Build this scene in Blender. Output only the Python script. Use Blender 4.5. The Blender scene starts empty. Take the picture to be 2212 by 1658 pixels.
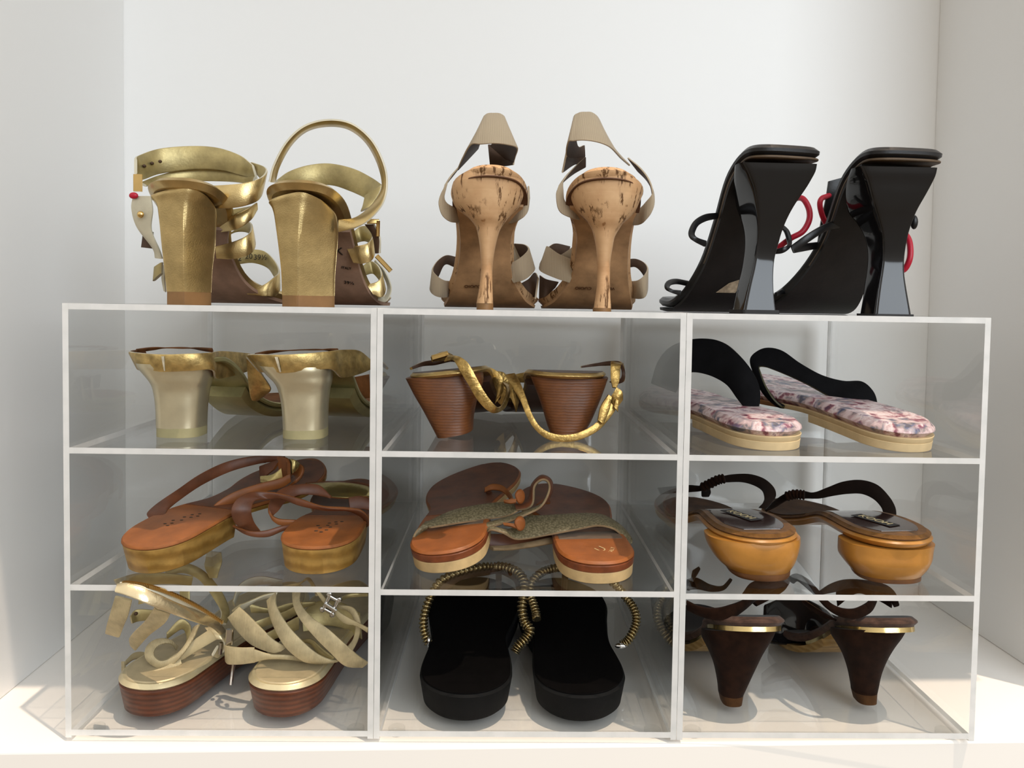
import bpy, bmesh, math, random
from mathutils import Vector, Matrix
from math import sin, cos, radians, pi, sqrt
random.seed(7)
SC = bpy.context.scene
COL = SC.collection

# ------------------------------------------------------------------ camera
F_PX, W_PX, H_PX = 1700.0, 2212.0, 1658.0
SX, SY = 16.6, -99.73
CAM = Vector((-0.0225, -0.59728, 0.33647))
PITCH, ROLL, YAW = -0.04135, -0.01599, -0.02176
RM = Matrix.Rotation(YAW, 3, 'Z') @ Matrix.Rotation(PITCH, 3, 'X') @ Matrix.Rotation(ROLL, 3, 'Y')
cam_d = bpy.data.cameras.new('camera')
cam = bpy.data.objects.new('camera', cam_d)
COL.objects.link(cam)
cam_d.sensor_width = 36.0
cam_d.lens = F_PX / W_PX * 36.0
cam_d.shift_x = -SX / W_PX
cam_d.shift_y = SY / W_PX
cam_d.clip_start = 0.01
right, fwd, up = RM.col[0], RM.col[1], RM.col[2]
mw = Matrix((right, up, -fwd)).transposed().to_4x4()
mw.translation = CAM
cam.matrix_world = mw
SC.camera = cam

# ------------------------------------------------------------------ world, sun, window light, exposure
wd = bpy.data.worlds.new('room_light')
SC.world = wd
wd.use_nodes = True
nt = wd.node_tree
bg = nt.nodes['Background']
geo = nt.nodes.new('ShaderNodeTexCoord')
sep = nt.nodes.new('ShaderNodeSeparateXYZ')
rmp = nt.nodes.new('ShaderNodeValToRGB')
mp = nt.nodes.new('ShaderNodeMapRange')
mp.inputs[1].default_value = -1.0
mp.inputs[2].default_value = 1.0
nt.links.new(geo.outputs['Generated'], sep.inputs[0])
nt.links.new(sep.outputs['Z'], mp.inputs[0])
nt.links.new(mp.outputs[0], rmp.inputs[0])
el = rmp.color_ramp.elements
el[0].position, el[0].color = 0.30, (0.30, 0.22, 0.14, 1)
el[1].position, el[1].color = 0.66, (1.10, 1.06, 0.98, 1)
e2 = rmp.color_ramp.elements.new(0.47)
e2.color = (0.38, 0.33, 0.265, 1)
nt.links.new(rmp.outputs[0], bg.inputs['Color'])
bg.inputs['Strength'].default_value = 1.0

SUN_DIR = Vector((-0.066, 0.0505, -0.3356)).normalized()
sun_d = bpy.data.lights.new('sun', 'SUN')
sun_d.energy = 2.7
sun_d.angle = radians(0.6)
sun_d.color = (1.0, 0.80, 0.62)
sun = bpy.data.objects.new('sun', sun_d)
COL.objects.link(sun)
sun.rotation_euler = SUN_DIR.to_track_quat('-Z', 'Y').to_euler()

def area(name, loc, target, sx, sy, power, color):
    d = bpy.data.lights.new(name, 'AREA')
    d.shape = 'RECTANGLE'
    d.size, d.size_y = sx, sy
    d.energy = power
    d.color = color
    o = bpy.data.objects.new(name, d)
    COL.objects.link(o)
    o.location = loc
    o.rotation_euler = (Vector(target) - Vector(loc)).to_track_quat('-Z', 'Y').to_euler()
    return o
# the window of the room behind the camera, to the right
area('window_light', (1.5, -2.6, 1.7), (1.5, 0.3, 1.7), 2.2, 2.0, 80, (0.82, 0.91, 1.0))

SC.view_settings.view_transform = 'Standard'
SC.view_settings.look = 'None'
SC.view_settings.exposure = 0.0
SC.view_settings.gamma = 1.0
SC.view_settings.use_curve_mapping = False
try:
    SC.cycles.max_bounces = 20
    SC.cycles.diffuse_bounces = 6
    SC.cycles.glossy_bounces = 8
    SC.cycles.transmission_bounces = 12
    SC.cycles.transparent_max_bounces = 48
    SC.cycles.caustics_reflective = False
    SC.cycles.caustics_refractive = False
    SC.cycles.sample_clamp_indirect = 6.0
except Exception:
    pass

# ------------------------------------------------------------------ picture measurements -> points in the room (d = depth in cm behind the shelf fronts)
def ray(px, py):
    return RM @ Vector(((px - W_PX / 2 - SX) / F_PX, 1.0, -(py - H_PX / 2 - SY) / F_PX))
def P(px, py, d):
    r = ray(px, py)
    return CAM + r * ((d * 0.01 - CAM.y) / r.y)
def crop(x0, y0, s):
    f = lambda x, y, d: P(x0 + x / s, y0 + y / s, d)
    f.Z = lambda x, d, z: Z(x0 + x / s, d, z)
    f.z = lambda y, d: P(W_PX / 2, y0 + y / s, d).z
    return f
def Z(px, d, z):                       # the point in picture column px, at depth d, at height z
    lo, hi = 0.0, 2400.0
    for _ in range(40):
        m = (lo + hi) / 2
        if P(px, m, d).z > z: lo = m
        else: hi = m
    return P(px, lo, d)
def deeper(C, k):                      # the same crop, everything k cm further back
    f = lambda x, y, d: C(x, y, d + k)
    f.Z = lambda x, d, z: C.Z(x, d + k, z)
    f.z = lambda y, d: C.z(y, d + k)
    return f
cA = crop(260, 230, 2212 / 620)
cB = crop(900, 220, 1905 / 540)
cC = crop(1410, 280, 2212 / 650)
cD = deeper(crop(110, 640, 2.8), 2.3)
cE = deeper(crop(790, 640, 2212 / 710), 4.4)
cF = crop(1440, 660, 2212 / 740)
cG = crop(110, 960, 2.8)
cH = crop(790, 960, 2212 / 710)
cI = crop(1440, 970, 2212 / 740)
cJ = crop(110, 1180, 2.8)
cK = crop(790, 1190, 2212 / 710)
cL = crop(1440, 1190, 2212 / 772)

# ------------------------------------------------------------------ materials
class NT:
    def __init__(s, name):
        s.m = bpy.data.materials.new(name)
        s.m.use_nodes = True
        s.t = s.m.node_tree
        s.b = s.t.nodes['Principled BSDF']
        s.out = s.t.nodes['Material Output']
        s._c = None
    def n(s, kind, **kw):
        x = s.t.nodes.new('ShaderNode' + kind)
        for k, v in kw.items():
            if k in x.inputs: x.inputs[k].default_value = v
            else: setattr(x, k, v)
        return x
    def l(s, a, b): s.t.links.new(a, b)
    def co(s, scale=(1, 1, 1), rot=(0, 0, 0)):
        c = s.n('TexCoord')
        m = s.n('Mapping')
        m.inputs['Scale'].default_value = scale
        m.inputs['Rotation'].default_value = rot
        s.l(c.outputs['Object'], m.inputs[0])
        return m.outputs[0]
    def noise(s, vec, scale, detail=4, rough=0.55):
        x = s.n('TexNoise')
        x.inputs['Scale'].default_value = scale
        x.inputs['Detail'].default_value = detail
        x.inputs['Roughness'].default_value = rough
        s.l(vec, x.inputs['Vector'])
        return x.outputs['Fac']
    def ramp(s, fac, stops):
        x = s.n('ValToRGB')
        e = x.color_ramp.elements
        while len(e) < len(stops): e.new(0.5)
        for k, (p, c) in enumerate(stops):
            e[k].position = p
            e[k].color = (*c, 1) if len(c) == 3 else c
        s.l(fac, x.inputs[0])
        return x.outputs[0]
    def bump(s, fac, strength, dist=0.001):
        x = s.n('Bump')
        x.inputs['Strength'].default_value = strength
        x.inputs['Distance'].default_value = dist
        s.l(fac, x.inputs['Height'])
        s.l(x.outputs[0], s.b.inputs['Normal'])
    def set(s, col=None, rough=None, metal=None, spec=None, coat=None, sheen=None):
        i = s.b.inputs
        if col is not None: i['Base Color'].default_value = (*col, 1)
        if rough is not None: i['Roughness'].default_value = rough
        if metal is not None: i['Metallic'].default_value = metal
        if spec is not None: i['Specular IOR Level'].default_value = spec
        if coat is not None:
            i['Coat Weight'].default_value = coat
            i['Coat Roughness'].default_value = 0.08
        if sheen is not None:
            i['Sheen Weight'].default_value = sheen
            i['Sheen Roughness'].default_value = 0.5
        return s
def srgb(r, g, b):
    f = lambda c: (c / 255 / 12.92) if c <= 10 else ((c / 255 + 0.055) / 1.055) ** 2.4
    return (f(r), f(g), f(b))
def mix(a, b, t): return tuple(x * (1 - t) + y * t for x, y in zip(a, b))
def leather(name, col, rough=0.5, metal=0.0, vary=0.25, bump=0.25, bscale=700, spec=0.4, coat=None, sheen=None, vscale=60):
    s = NT(name).set(col, rough, metal, spec, coat, sheen)
    v = s.co()
    c = s.ramp(s.noise(v, vscale, 5), [(0.3, mix(col, (0, 0, 0), vary)), (0.7, tuple(min(1.0, x * (1 + 0.5 * vary)) for x in col))])
    s.l(c, s.b.inputs['Base Color'])
    if bump: s.bump(s.noise(v, bscale, 3), bump, 0.0006)
    return s.m
def stripes(name, c1, c2, scale, rough=0.5, axis='Z', distort=1.5, metal=0.0, bump=0.0, spec=0.4):
    s = NT(name).set(c1, rough, metal, spec)
    v = s.co()
    w = s.n('TexWave', bands_direction=axis)
    w.inputs['Scale'].default_value = scale
    w.inputs['Distortion'].default_value = distort
    w.inputs['Detail'].default_value = 3
    w.inputs['Detail Scale'].default_value = 1.5
    s.l(v, w.inputs['Vector'])
    c = s.ramp(w.outputs['Fac'], [(0.1, c1), (0.9, c2)])
    n = s.noise(v, 90, 5)
    mx = s.n('Mix', data_type='RGBA', blend_type='MULTIPLY')
    mx.inputs[0].default_value = 0.7
    s.l(c, mx.inputs[6])
    s.l(s.ramp(n, [(0.3, (0.55, 0.55, 0.55)), (0.65, (1.1, 1.1, 1.1))]), mx.inputs[7])
    s.l(mx.outputs[2], s.b.inputs['Base Color'])
    if bump: s.bump(w.outputs['Fac'], bump, 0.0005)
    return s.m
# paint, acrylic
def paint(name, col, rough=0.42):
    s = NT(name).set(col, rough, 0, 0.35)
    v = s.co()
    s.bump(s.noise(v, 220, 3), 0.04, 0.0004)
    return s.m
M = {}
M['paint'] = paint('white_satin_paint', (0.86, 0.855, 0.84))
M['floor_paint'] = paint('white_shelf_paint', (0.86, 0.825, 0.78), 0.5)
def clear_acrylic():
    m = bpy.data.materials.new('clear_acrylic')
    m.use_nodes = True
    t = m.node_tree
    t.nodes.clear()
    N = t.nodes.new
    out, tr, gl, mx = N('ShaderNodeOutputMaterial'), N('ShaderNodeBsdfTransparent'), N('ShaderNodeBsdfGlossy'), N('ShaderNodeMixShader')
    fr, g, mr = N('ShaderNodeFresnel'), N('ShaderNodeNewGeometry'), N('ShaderNodeMapRange')
    mr.inputs[3].default_value = 1.49
    mr.inputs[4].default_value = 1 / 1.49
    t.links.new(g.outputs['Backfacing'], mr.inputs[0])
    t.links.new(mr.outputs[0], fr.inputs['IOR'])
    tr.inputs['Color'].default_value = (0.975, 0.978, 0.975, 1)
    gl.inputs['Roughness'].default_value = 0.006
    t.links.new(fr.outputs[0], mx.inputs[0])
    t.links.new(tr.outputs[0], mx.inputs[1])
    t.links.new(gl.outputs[0], mx.inputs[2])
    t.links.new(mx.outputs[0], out.inputs[0])
    return m
def edge_acrylic():
    m = bpy.data.materials.new('acrylic_edge_glow')  # white colour stands in for light glowing out of the clear edges
    m.use_nodes = True
    t = m.node_tree
    t.nodes.clear()
    N = t.nodes.new
    out, df, tl, gl, mx, mx2 = (N('ShaderNodeOutputMaterial'), N('ShaderNodeBsdfDiffuse'), N('ShaderNodeBsdfTranslucent'),
                                N('ShaderNodeBsdfGlossy'), N('ShaderNodeMixShader'), N('ShaderNodeMixShader'))
    tc, no, rp = N('ShaderNodeTexCoord'), N('ShaderNodeTexNoise'), N('ShaderNodeValToRGB')
    no.inputs['Scale'].default_value = 60
    no.inputs['Detail'].default_value = 3
    rp.color_ramp.elements[0].position, rp.color_ramp.elements[0].color = 0.35, (0.88, 0.89, 0.88, 1)
    rp.color_ramp.elements[1].position, rp.color_ramp.elements[1].color = 0.6, (0.97, 0.97, 0.96, 1)
    t.links.new(tc.outputs['Object'], no.inputs['Vector'])
    t.links.new(no.outputs['Fac'], rp.inputs[0])
    for s in (df, tl): t.links.new(rp.outputs[0], s.inputs['Color'])
    gl.inputs['Roughness'].default_value = 0.25
    mx.inputs[0].default_value = 0.35
    mx2.inputs[0].default_value = 0.06
    t.links.new(df.outputs[0], mx.inputs[1])
    t.links.new(tl.outputs[0], mx.inputs[2])
    t.links.new(mx.outputs[0], mx2.inputs[1])
    t.links.new(gl.outputs[0], mx2.inputs[2])
    t.links.new(mx2.outputs[0], out.inputs[0])
    return m
M['clear'] = clear_acrylic()
M['edge'] = edge_acrylic()

# ------------------------------------------------------------------ object helpers
def tag(o, label, cat, group=None):
    o['label'], o['category'] = label, cat
    if group: o['group'] = group
    return o
def thing(name, loc, label, cat, group=None):
    o = bpy.data.objects.new(name, None)
    o.empty_display_size = 0.02
    COL.objects.link(o)
    o.location = loc
    return tag(o, label, cat, group)
def base(o):                            # where a (sub)part's thing stands
    v = Vector((0, 0, 0))
    while o is not None:
        v += o.location
        o = o.parent
    return v
def mesh_obj(name, verts, faces, mats, par=None, fm=None, smooth=True, sharp=38):
    off = base(par) if par else Vector((0, 0, 0))
    me = bpy.data.meshes.new(name)
    me.from_pydata([tuple(Vector(v) - off) for v in verts], [], faces)
    for m in (mats if isinstance(mats, (list, tuple)) else [mats]): me.materials.append(m)
    if fm:
        for p, k in zip(me.polygons, fm): p.material_index = k
    bm = bmesh.new()
    bm.from_mesh(me)
    bmesh.ops.remove_doubles(bm, verts=bm.verts, dist=2e-5)
    bmesh.ops.dissolve_degenerate(bm, edges=bm.edges, dist=1e-6)
    bmesh.ops.recalc_face_normals(bm, faces=bm.faces)
    bm.to_mesh(me)
    bm.free()
    if smooth:
        me.shade_smooth()
        me.set_sharp_from_angle(angle=radians(sharp))
    o = bpy.data.objects.new(name, me)
    COL.objects.link(o)
    if par: o.parent = par
    return o
def boxvf(x0, x1, y0, y1, z0, z1):
    v = [(x, y, z) for z in (z0, z1) for y in (y0, y1) for x in (x0, x1)]
    f = [(0, 2, 3, 1), (4, 5, 7, 6), (0, 1, 5, 4), (2, 6, 7, 3), (0, 4, 6, 2), (1, 3, 7, 5)]   # -z +z -y +y -x +x
    return v, f
def cr(p0, p1, p2, p3, t):
    return 0.5 * ((2 * p1) + (p2 - p0) * t + (2 * p0 - 5 * p1 + 4 * p2 - p3) * t * t + (3 * p1 - p0 - 3 * p2 + p3) * t ** 3)
def spline(pts, n, closed=False):
    k = len(pts)
    if k == 2 and not closed: return [pts[0] + (pts[1] - pts[0]) * (i / (n - 1)) for i in range(n)]
    out = []
    seg = k if closed else k - 1
    for i in range(n):
        u = i / (n if closed else n - 1) * seg
        j = min(int(u), seg - 1)
        t = u - j
        if closed: q = [pts[(j + a) % k] for a in (-1, 0, 1, 2)]
        else:
            q = [pts[min(max(j + a, 0), k - 1)] for a in (-1, 0, 1, 2)]
            if j == 0: q[0] = 2 * pts[0] - pts[1]
            if j == k - 2: q[3] = 2 * pts[-1] - pts[-2]
        out.append(cr(*q, t))
    return out
def ispline(tab, t):                    # one-valued smooth curve through (t, value...) rows
    if t <= tab[0][0]: return list(tab[0][1:])
    if t >= tab[-1][0]: return list(tab[-1][1:])
    for i in range(len(tab) - 1):
        if tab[i][0] <= t <= tab[i + 1][0]:
            a, b = tab[i], tab[i + 1]
            h = b[0] - a[0]
            u = (t - a[0]) / h
            r = []
            for c in range(1, len(a)):
                d = (b[c] - a[c]) / h
                da = d if i == 0 else 0.5 * (d + (a[c] - tab[i - 1][c]) / (a[0] - tab[i - 1][0]))
                db = d if i == len(tab) - 2 else 0.5 * (d + (tab[i + 2][c] - b[c]) / (tab[i + 2][0] - b[0]))
                if (a[c] - (tab[i - 1][c] if i else a[c])) * d < 0: da = 0
                if i < len(tab) - 2 and (tab[i + 2][c] - b[c]) * d < 0: db = 0
                r.append(a[c] * (2 * u ** 3 - 3 * u * u + 1) + da * h * (u ** 3 - 2 * u * u + u) + b[c] * (3 * u * u - 2 * u ** 3) + db * h * (u ** 3 - u * u))
            return r
def loft(name, par, rings, mats, caps=True, sub=3, n=32, closed_ctrl=True, fm_rows=None, sharp=38):
    """rings of control points (closed) -> smooth skin; caps are filled."""
    rs = [spline([Vector(p) for p in r], n, True) if closed_ctrl else [Vector(p) for p in r] for r in rings]
    n = len(rs[0])
    if sub > 1 and len(rs) > 2:
        cols = [spline([r[i] for r in rs], (len(rs) - 1) * sub + 1) for i in range(n)]
        rs = [[c[k] for c in cols] for k in range(len(cols[0]))]
    v = [p for r in rs for p in r]
    f, fm = [], []
    for k in range(len(rs) - 1):
        for i in range(n):
            f.append((k * n + i, k * n + (i + 1) % n, (k + 1) * n + (i + 1) % n, (k + 1) * n + i))
            fm.append(fm_rows(k / (len(rs) - 1)) if fm_rows else 0)
    if caps:
        f.append(tuple(range(n)))
        f.append(tuple(range((len(rs) - 1) * n, len(rs) * n)))
        fm += [fm[0], fm[-1]]
    return mesh_obj(name, v, f, mats, par, fm, sharp=sharp)
def corners(pts, r=0.16):               # a polygon with eased corners
    o = []
    k = len(pts)
    for i in range(k):
        a, b, c = Vector(pts[i - 1]), Vector(pts[i]), Vector(pts[(i + 1) % k])
        o += [b + (a - b) * r, b + (a - b) * r * 0.25 + (c - b) * r * 0.25, b + (c - b) * r]
    return o
def strap(name, par, C, rows, th, mats, n=None, closed=False, taper=None):
    """ribbon with thickness; rows of (ax, ay, ad, bx, by, bd): upper edge and lower edge measured in crop C (or Vector pairs).
    Running left to right, mats[0] is the side towards the viewer, mats[1] the far side, mats[2] the cut edge."""
    if C is None: A, B = [Vector(r[0]) for r in rows], [Vector(r[1]) for r in rows]
    else: A, B = [C(*r[:3]) for r in rows], [C(*r[3:]) for r in rows]
    n = n or max(12, 7 * len(rows))
    A, B = spline(A, n, closed), spline(B, n, closed)
    if not isinstance(mats, (list, tuple)): mats = [mats]
    while len(mats) < 3: mats = list(mats) + [mats[-1]]
    v, f, fm = [], [], []
    pn = None
    for i in range(n):
        a, b = A[i], B[i]
        i0, i1 = (max(i - 1, 0), min(i + 1, n - 1)) if not closed else ((i - 1) % n, (i + 1) % n)
        T = (A[i1] + B[i1]) - (A[i0] + B[i0])
        nn = T.cross(b - a)
        if nn.length < 1e-12: nn = pn.copy() if pn else Vector((0, 1, 0))
        nn.normalize()
        if pn and nn.dot(pn) < -0.2: nn = -nn
        pn = nn
        h = nn * th / 2
        w = b - a
        e = w * min(0.10, th / max(w.length, 1e-6) * 0.4)
        v += [a + h * 0.55, a + e + h, a.lerp(b, 0.5) + h * 1.06, b - e + h, b + h * 0.55, b - h * 0.55, b - e - h, a.lerp(b, 0.5) - h * 1.06, a + e - h, a - h * 0.55]
    K = 10
    kind = [1, 1, 1, 1, 2, 0, 0, 0, 0, 2]
    for i in range(n if closed else n - 1):
        j = (i + 1) % n
        for k in range(K):
            f.append((i * K + k, i * K + (k + 1) % K, j * K + (k + 1) % K, j * K + k))
            fm.append(kind[k])
    if not closed:
        f += [tuple(range(K)), tuple((n - 1) * K + k for k in range(K))]
        fm += [2, 2]
    return mesh_obj(name, v, f, mats, par, fm, sharp=50)
def tube(name, par, pts, r, mat, n=None, seg=10, closed=False, flat=1.0):
    pts = [Vector(p) for p in pts]
    n = n or max(16, 8 * len(pts))
    q = spline(pts, n, closed)
    v, f = [], []
    ref = None
    for i in range(n):
        T = (q[(i + 1) % n] - q[i - 1]) if closed else (q[min(i + 1, n - 1)] - q[max(i - 1, 0)])
        T.normalize()
        if ref is None: ref = T.orthogonal().normalized()
        ref = (ref - T * ref.dot(T)).normalized()
        bn = T.cross(ref)
        rr = r(i / (n - 1)) if callable(r) else r
        v += [q[i] + ref * rr * cos(2 * pi * k / seg) + bn * rr * flat * sin(2 * pi * k / seg) for k in range(seg)]
    for i in range(n if closed else n - 1):
        j = (i + 1) % n
        for k in range(seg): f.append((i * seg + k, i * seg + (k + 1) % seg, j * seg + (k + 1) % seg, j * seg + k))
    if not closed: f += [tuple(range(seg)), tuple((n - 1) * seg + k for k in range(seg))]
    return mesh_obj(name, v, f, mat, par, sharp=60)
def bar(name, par, a, b, w, t, mat, upv=Vector((0, 0, 1)), bev=0.25):
    """a bevelled bar from a to b, w across and t thick."""
    a, b = Vector(a), Vector(b)
    T = (b - a).normalized()
    s = T.cross(upv).normalized()
    u = s.cross(T).normalized()
    e = min(w, t) * bev
    ring = [(-w / 2 + e, -t / 2), (w / 2 - e, -t / 2), (w / 2, -t / 2 + e), (w / 2, t / 2 - e), (w / 2 - e, t / 2), (-w / 2 + e, t / 2), (-w / 2, t / 2 - e), (-w / 2, -t / 2 + e)]
    rs = [[p + s * x + u * y for x, y in ring] for p in (a, b)]
    return loft(name, par, rs, mat, sub=1, closed_ctrl=False, sharp=30)
def ball(name, par, c, r, mat, sq=(1, 1, 1)):
    v, f = [], []
    for i in range(9):
        th = pi * i / 8
        for k in range(12): v.append(Vector(c) + Vector((r * sq[0] * sin(th) * cos(k * pi / 6), r * sq[1] * sin(th) * sin(k * pi / 6), r * sq[2] * cos(th))))
    for i in range(8):
        for k in range(12): f.append((i * 12 + k, i * 12 + (k + 1) % 12, (i + 1) * 12 + (k + 1) % 12, (i + 1) * 12 + k))
    return mesh_obj(name, v, f, mat, par)
def ringbar(name, par, cx, ux, vx, w, h, r, mat):   # a rectangular buckle frame around cx, spanned by unit vectors ux, vx
    c, u, v = Vector(cx), Vector(ux).normalized(), Vector(vx).normalized()
    q = []
    for a, b in ((-1, -1), (1, -1), (1, 1), (-1, 1)):
        p = c + u * a * w / 2 + v * b * h / 2
        q += [p - u * a * w * 0.1, p - v * b * h * 0.1] if a * b > 0 else [p - v * b * h * 0.1, p - u * a * w * 0.1]
    return tube(name, par, q, r, mat, n=48, seg=8, closed=True)

class Sole:
    """A sole laid along a path: path rows (t, y, z) in cm ahead of / above the origin, W rows (t, left half width, right half width, sideways bend)."""
    def __init__(s, origin, yaw, path, W, heel=(0.1, 2.2), toe=(0.2, 2.0), roll=0.0, pitch=0.0, lift=0.0):
        s.o, s.path, s.W, s.heel, s.toe = Vector(origin), path, W, heel, toe
        s.R = Matrix.Rotation(radians(-yaw), 3, 'Z') @ Matrix.Rotation(radians(pitch), 3, 'X') @ Matrix.Rotation(radians(roll), 3, 'Y')
        s.lift = lift
    def loc(s, x, y, z): return s.o + s.R @ Vector((x, y, z)) * 0.01
    def cap(s, t):
        a, p = s.heel
        k = 1.0
        if t < a: k = max(0, 1 - (1 - t / a) ** p) ** (1 / p)
        a, p = s.toe
        if t > 1 - a: k = min(k, max(0, 1 - (1 - (1 - t) / a) ** p) ** (1 / p))
        return k
    def pt(s, t, u, h=0.0, inset=0.0, kc=None):
        y, z = ispline(s.path, t)
        y0, z0 = ispline(s.path, max(t - .02, 0)); y1, z1 = ispline(s.path, min(t + .02, 1))
        d = sqrt((y1 - y0) ** 2 + (z1 - z0) ** 2)
        ny, nz = -(z1 - z0) / d, (y1 - y0) / d
        wl, wr, bx = ispline(s.W, t)
        k = s.cap(t) if kc is None else kc
        wl, wr = max(wl - inset, 0.0), max(wr - inset, 0.0)
        x = bx + (u * wr if u > 0 else u * wl) * k
        return s.loc(x, y + ny * h, z + nz * h)
    def slab(s, name, par, h0, h1, mats, in0=0.0, in1=0.0, t0=0.0, t1=1.0, n=60, m=8, bev=0.0, dome=0.0):
        rs = []
        ends = inset_t = 0
        L = s.path[-1][1] - s.path[0][1]
        for k in range(n + 1):
            t = t0 + (t1 - t0) * (1 - cos(pi * k / n)) / 2
            def q(u, h, i):
                tt = t
                if i:                       # pull the ends in as well
                    a, b = t0 + i / L, t1 - i / L
                    tt = a + (b - a) * (t - t0) / (t1 - t0)
                return s.pt(tt, u, h, i, s.cap(t))
            b = min(bev, (h1 - h0) * .45)
            e = 0.06
            top = [q(-1 + 2 * j / m, h1 + dome * (1 - (-1 + 2 * j / m) ** 2), in1 + b) for j in range(m + 1)]
            bot = [q(1 - 2 * j / m, h0, in0 + b) for j in range(m + 1)]
            r = top + [q(1, h1 - b, in1), q(1, h0 + b, in0)] + bot + [q(-1, h0 + b, in0), q(-1, h1 - b, in1)] if b else top + bot
            rs.append(r)
        K = len(rs[0])
        v = [p for r in rs for p in r]
        f, fm = [], []
        nm = len(mats) if isinstance(mats, (list, tuple)) else 1
        for k in range(n):
            for i in range(K):
                f.append((k * K + i, k * K + (i + 1) % K, (k + 1) * K + (i + 1) % K, (k + 1) * K + i))
                fm.append(0 if nm == 1 else (1 if i < m else 0))
        f += [tuple(range(K)), tuple(n * K + i for i in range(K))]
        fm += [0, 0]
        return mesh_obj(name, v, f, mats, par, fm, sharp=40)
def dring(F, c, hw, back, front, z, p=2.3, n=28, pf=None):
    """D-shaped ring in sole frame F at height z (cm): centre c=(x, y), half width hw, back / front depth."""
    o = []
    for k in range(n):
        a = 2 * pi * k / n
        ca, sa = cos(a), sin(a)
        q = p if sa < 0 else (pf or p)
        x = hw * (abs(ca) ** (2 / q)) * (1 if ca > 0 else -1)
        y = (front if sa > 0 else back) * (abs(sa) ** (2 / q)) * (1 if sa > 0 else -1)
        o.append(F.loc(c[0] + x, c[1] + y, z))
    return o
def text(name, par, body, size, o, xd, nrm, mat, depth=0.0002, font_sp=1.0):
    cu = bpy.data.curves.new(name, 'FONT')
    cu.body, cu.size, cu.extrude, cu.space_character = body, size, depth, font_sp
    cu.align_x, cu.align_y = 'CENTER', 'CENTER'
    cu.resolution_u = 3
    t = bpy.data.objects.new(name + '_src', cu)
    COL.objects.link(t)
    dg = bpy.context.evaluated_depsgraph_get()
    me = bpy.data.meshes.new_from_object(t.evaluated_get(dg))
    bpy.data.objects.remove(t)
    X = Vector(xd).normalized()
    Nn = Vector(nrm).normalized()
    Y = Nn.cross(X).normalized()
    X = Y.cross(Nn)
    off = base(par)
    for v in me.vertices: v.co = Vector(o) + X * v.co.x + Y * v.co.y + Nn * v.co.z - off
    me.materials.clear()
    me.materials.append(mat)
    ob = bpy.data.objects.new(name, me)
    COL.objects.link(ob)
    ob.parent = par
    return ob

# ------------------------------------------------------------------ the white shelf niche
CY = 0.0272
def cub(x, y): return Vector((cos(CY) * x - sin(CY) * y, sin(CY) * x + cos(CY) * y, 0))
def wall(name, x0, x1, y0, y1, z0, z1, mat, bev=0.0015):
    v, f = boxvf(x0, x1, y0, y1, z0, z1)
    v = [cub(a, b) + Vector((0, 0, c)) for a, b, c in v]
    o = mesh_obj(name, v, f, mat, None, smooth=False)
    o['kind'] = 'structure'
    if bev:
        b = o.modifiers.new('edge', 'BEVEL')
        b.width, b.segments, b.limit_method = bev, 3, 'ANGLE'
    return o
ZF = -0.003
YB = 0.312
wall('floor', -0.56, 0.62, -0.0033, YB + 0.02, ZF - 0.07, ZF, M['floor_paint'], 0.0025)
wall('wall_back', -0.56, 0.62, YB, YB + 0.02, ZF, 1.04, M['paint'], 0)
wall('wall_left', -0.56, -0.440, 0.0, YB, ZF, 1.0, M['paint'])
wall('wall_right', 0.490, 0.62, 0.058, YB, ZF, 1.0, M['paint'])
wall('ceiling', -0.56, 0.62, -0.060, YB, 1.0, 1.04, M['paint'])

# ------------------------------------------------------------------ acrylic units
UW, UH, UD, UT, UG = 0.235, 0.3326, 0.2908, 0.0045, 0.0003
SH = {'L': (0.2238, 0.1189), 'M': (0.2240, 0.1172), 'R': (0.2238, 0.1158)}
TOP, FLR = UH, 0.0062
def panel(name, par, x0, x1, y0, y1, z0, z1, axis):
    v, f = boxvf(x0, x1, y0, y1, z0, z1)
    big = {'x': (4, 5), 'y': (2, 3), 'z': (0, 1), 'none': ()}[axis]
    return mesh_obj(name, v, f, [M['clear'], M['edge']], par, [0 if k in big else 1 for k in range(6)], smooth=False)
def unit(key, xc, label):
    u = thing('acrylic_shoe_rack', (xc, UD / 2, ZF), label, 'shoe rack', 'clear acrylic shoe racks in the niche')
    xl, xr = xc - UW / 2, xc + UW / 2
    g = 0.00004
    panel('side_panel', u, xl, xl + UT, 0, UD, 0, UH, 'x')
    panel('side_panel', u, xr - UT, xr, 0, UD, 0, UH, 'x')
    xi, xj = xl + UT + g, xr - UT - g
    panel('top_panel', u, xi, xj, 0, UD, UH - UT, UH, 'z')
    panel('bottom_panel', u, xi, xj, 0, UD, FLR - UT, FLR, 'z')
    panel('back_panel', u, xi, xj, UD - UT, UD, FLR + g, UH - UT - g, 'y')
    for a in (xi, xj - 0.0026): panel('corner_glow_strip', u, a, a + 0.0026, UD - UT - 0.0018, UD - UT - g, FLR + g, UH - UT - g, 'none')  # added white strips, imitating the glow of light in the rear corners
    for z in SH[key]: panel('shelf', u, xi, xj, 0.0, UD - UT - 0.0019, z - UT, z, 'z')
    for fx in (xl + 0.016, xr - 0.016):
        for fy in (0.014, UD - 0.014):
            rs = []
            for zz, r in ((ZF, 0.0062), (ZF + 0.0006, 0.0066), (FLR - UT - 0.0004, 0.0066), (FLR - UT, 0.0062)):
                rs.append([(fx + r * cos(2 * pi * k / 24), fy + r * sin(2 * pi * k / 24), zz) for k in range(24)])
            loft('foot', u, rs, M['foot'], sub=1, closed_ctrl=False)
M['foot'] = M['clear']
unit('L', -UW - UG, 'left clear acrylic shoe rack with gold strappy heels standing on top')
unit('M', 0.0, 'middle clear acrylic shoe rack with cork heels standing on top')
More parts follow.
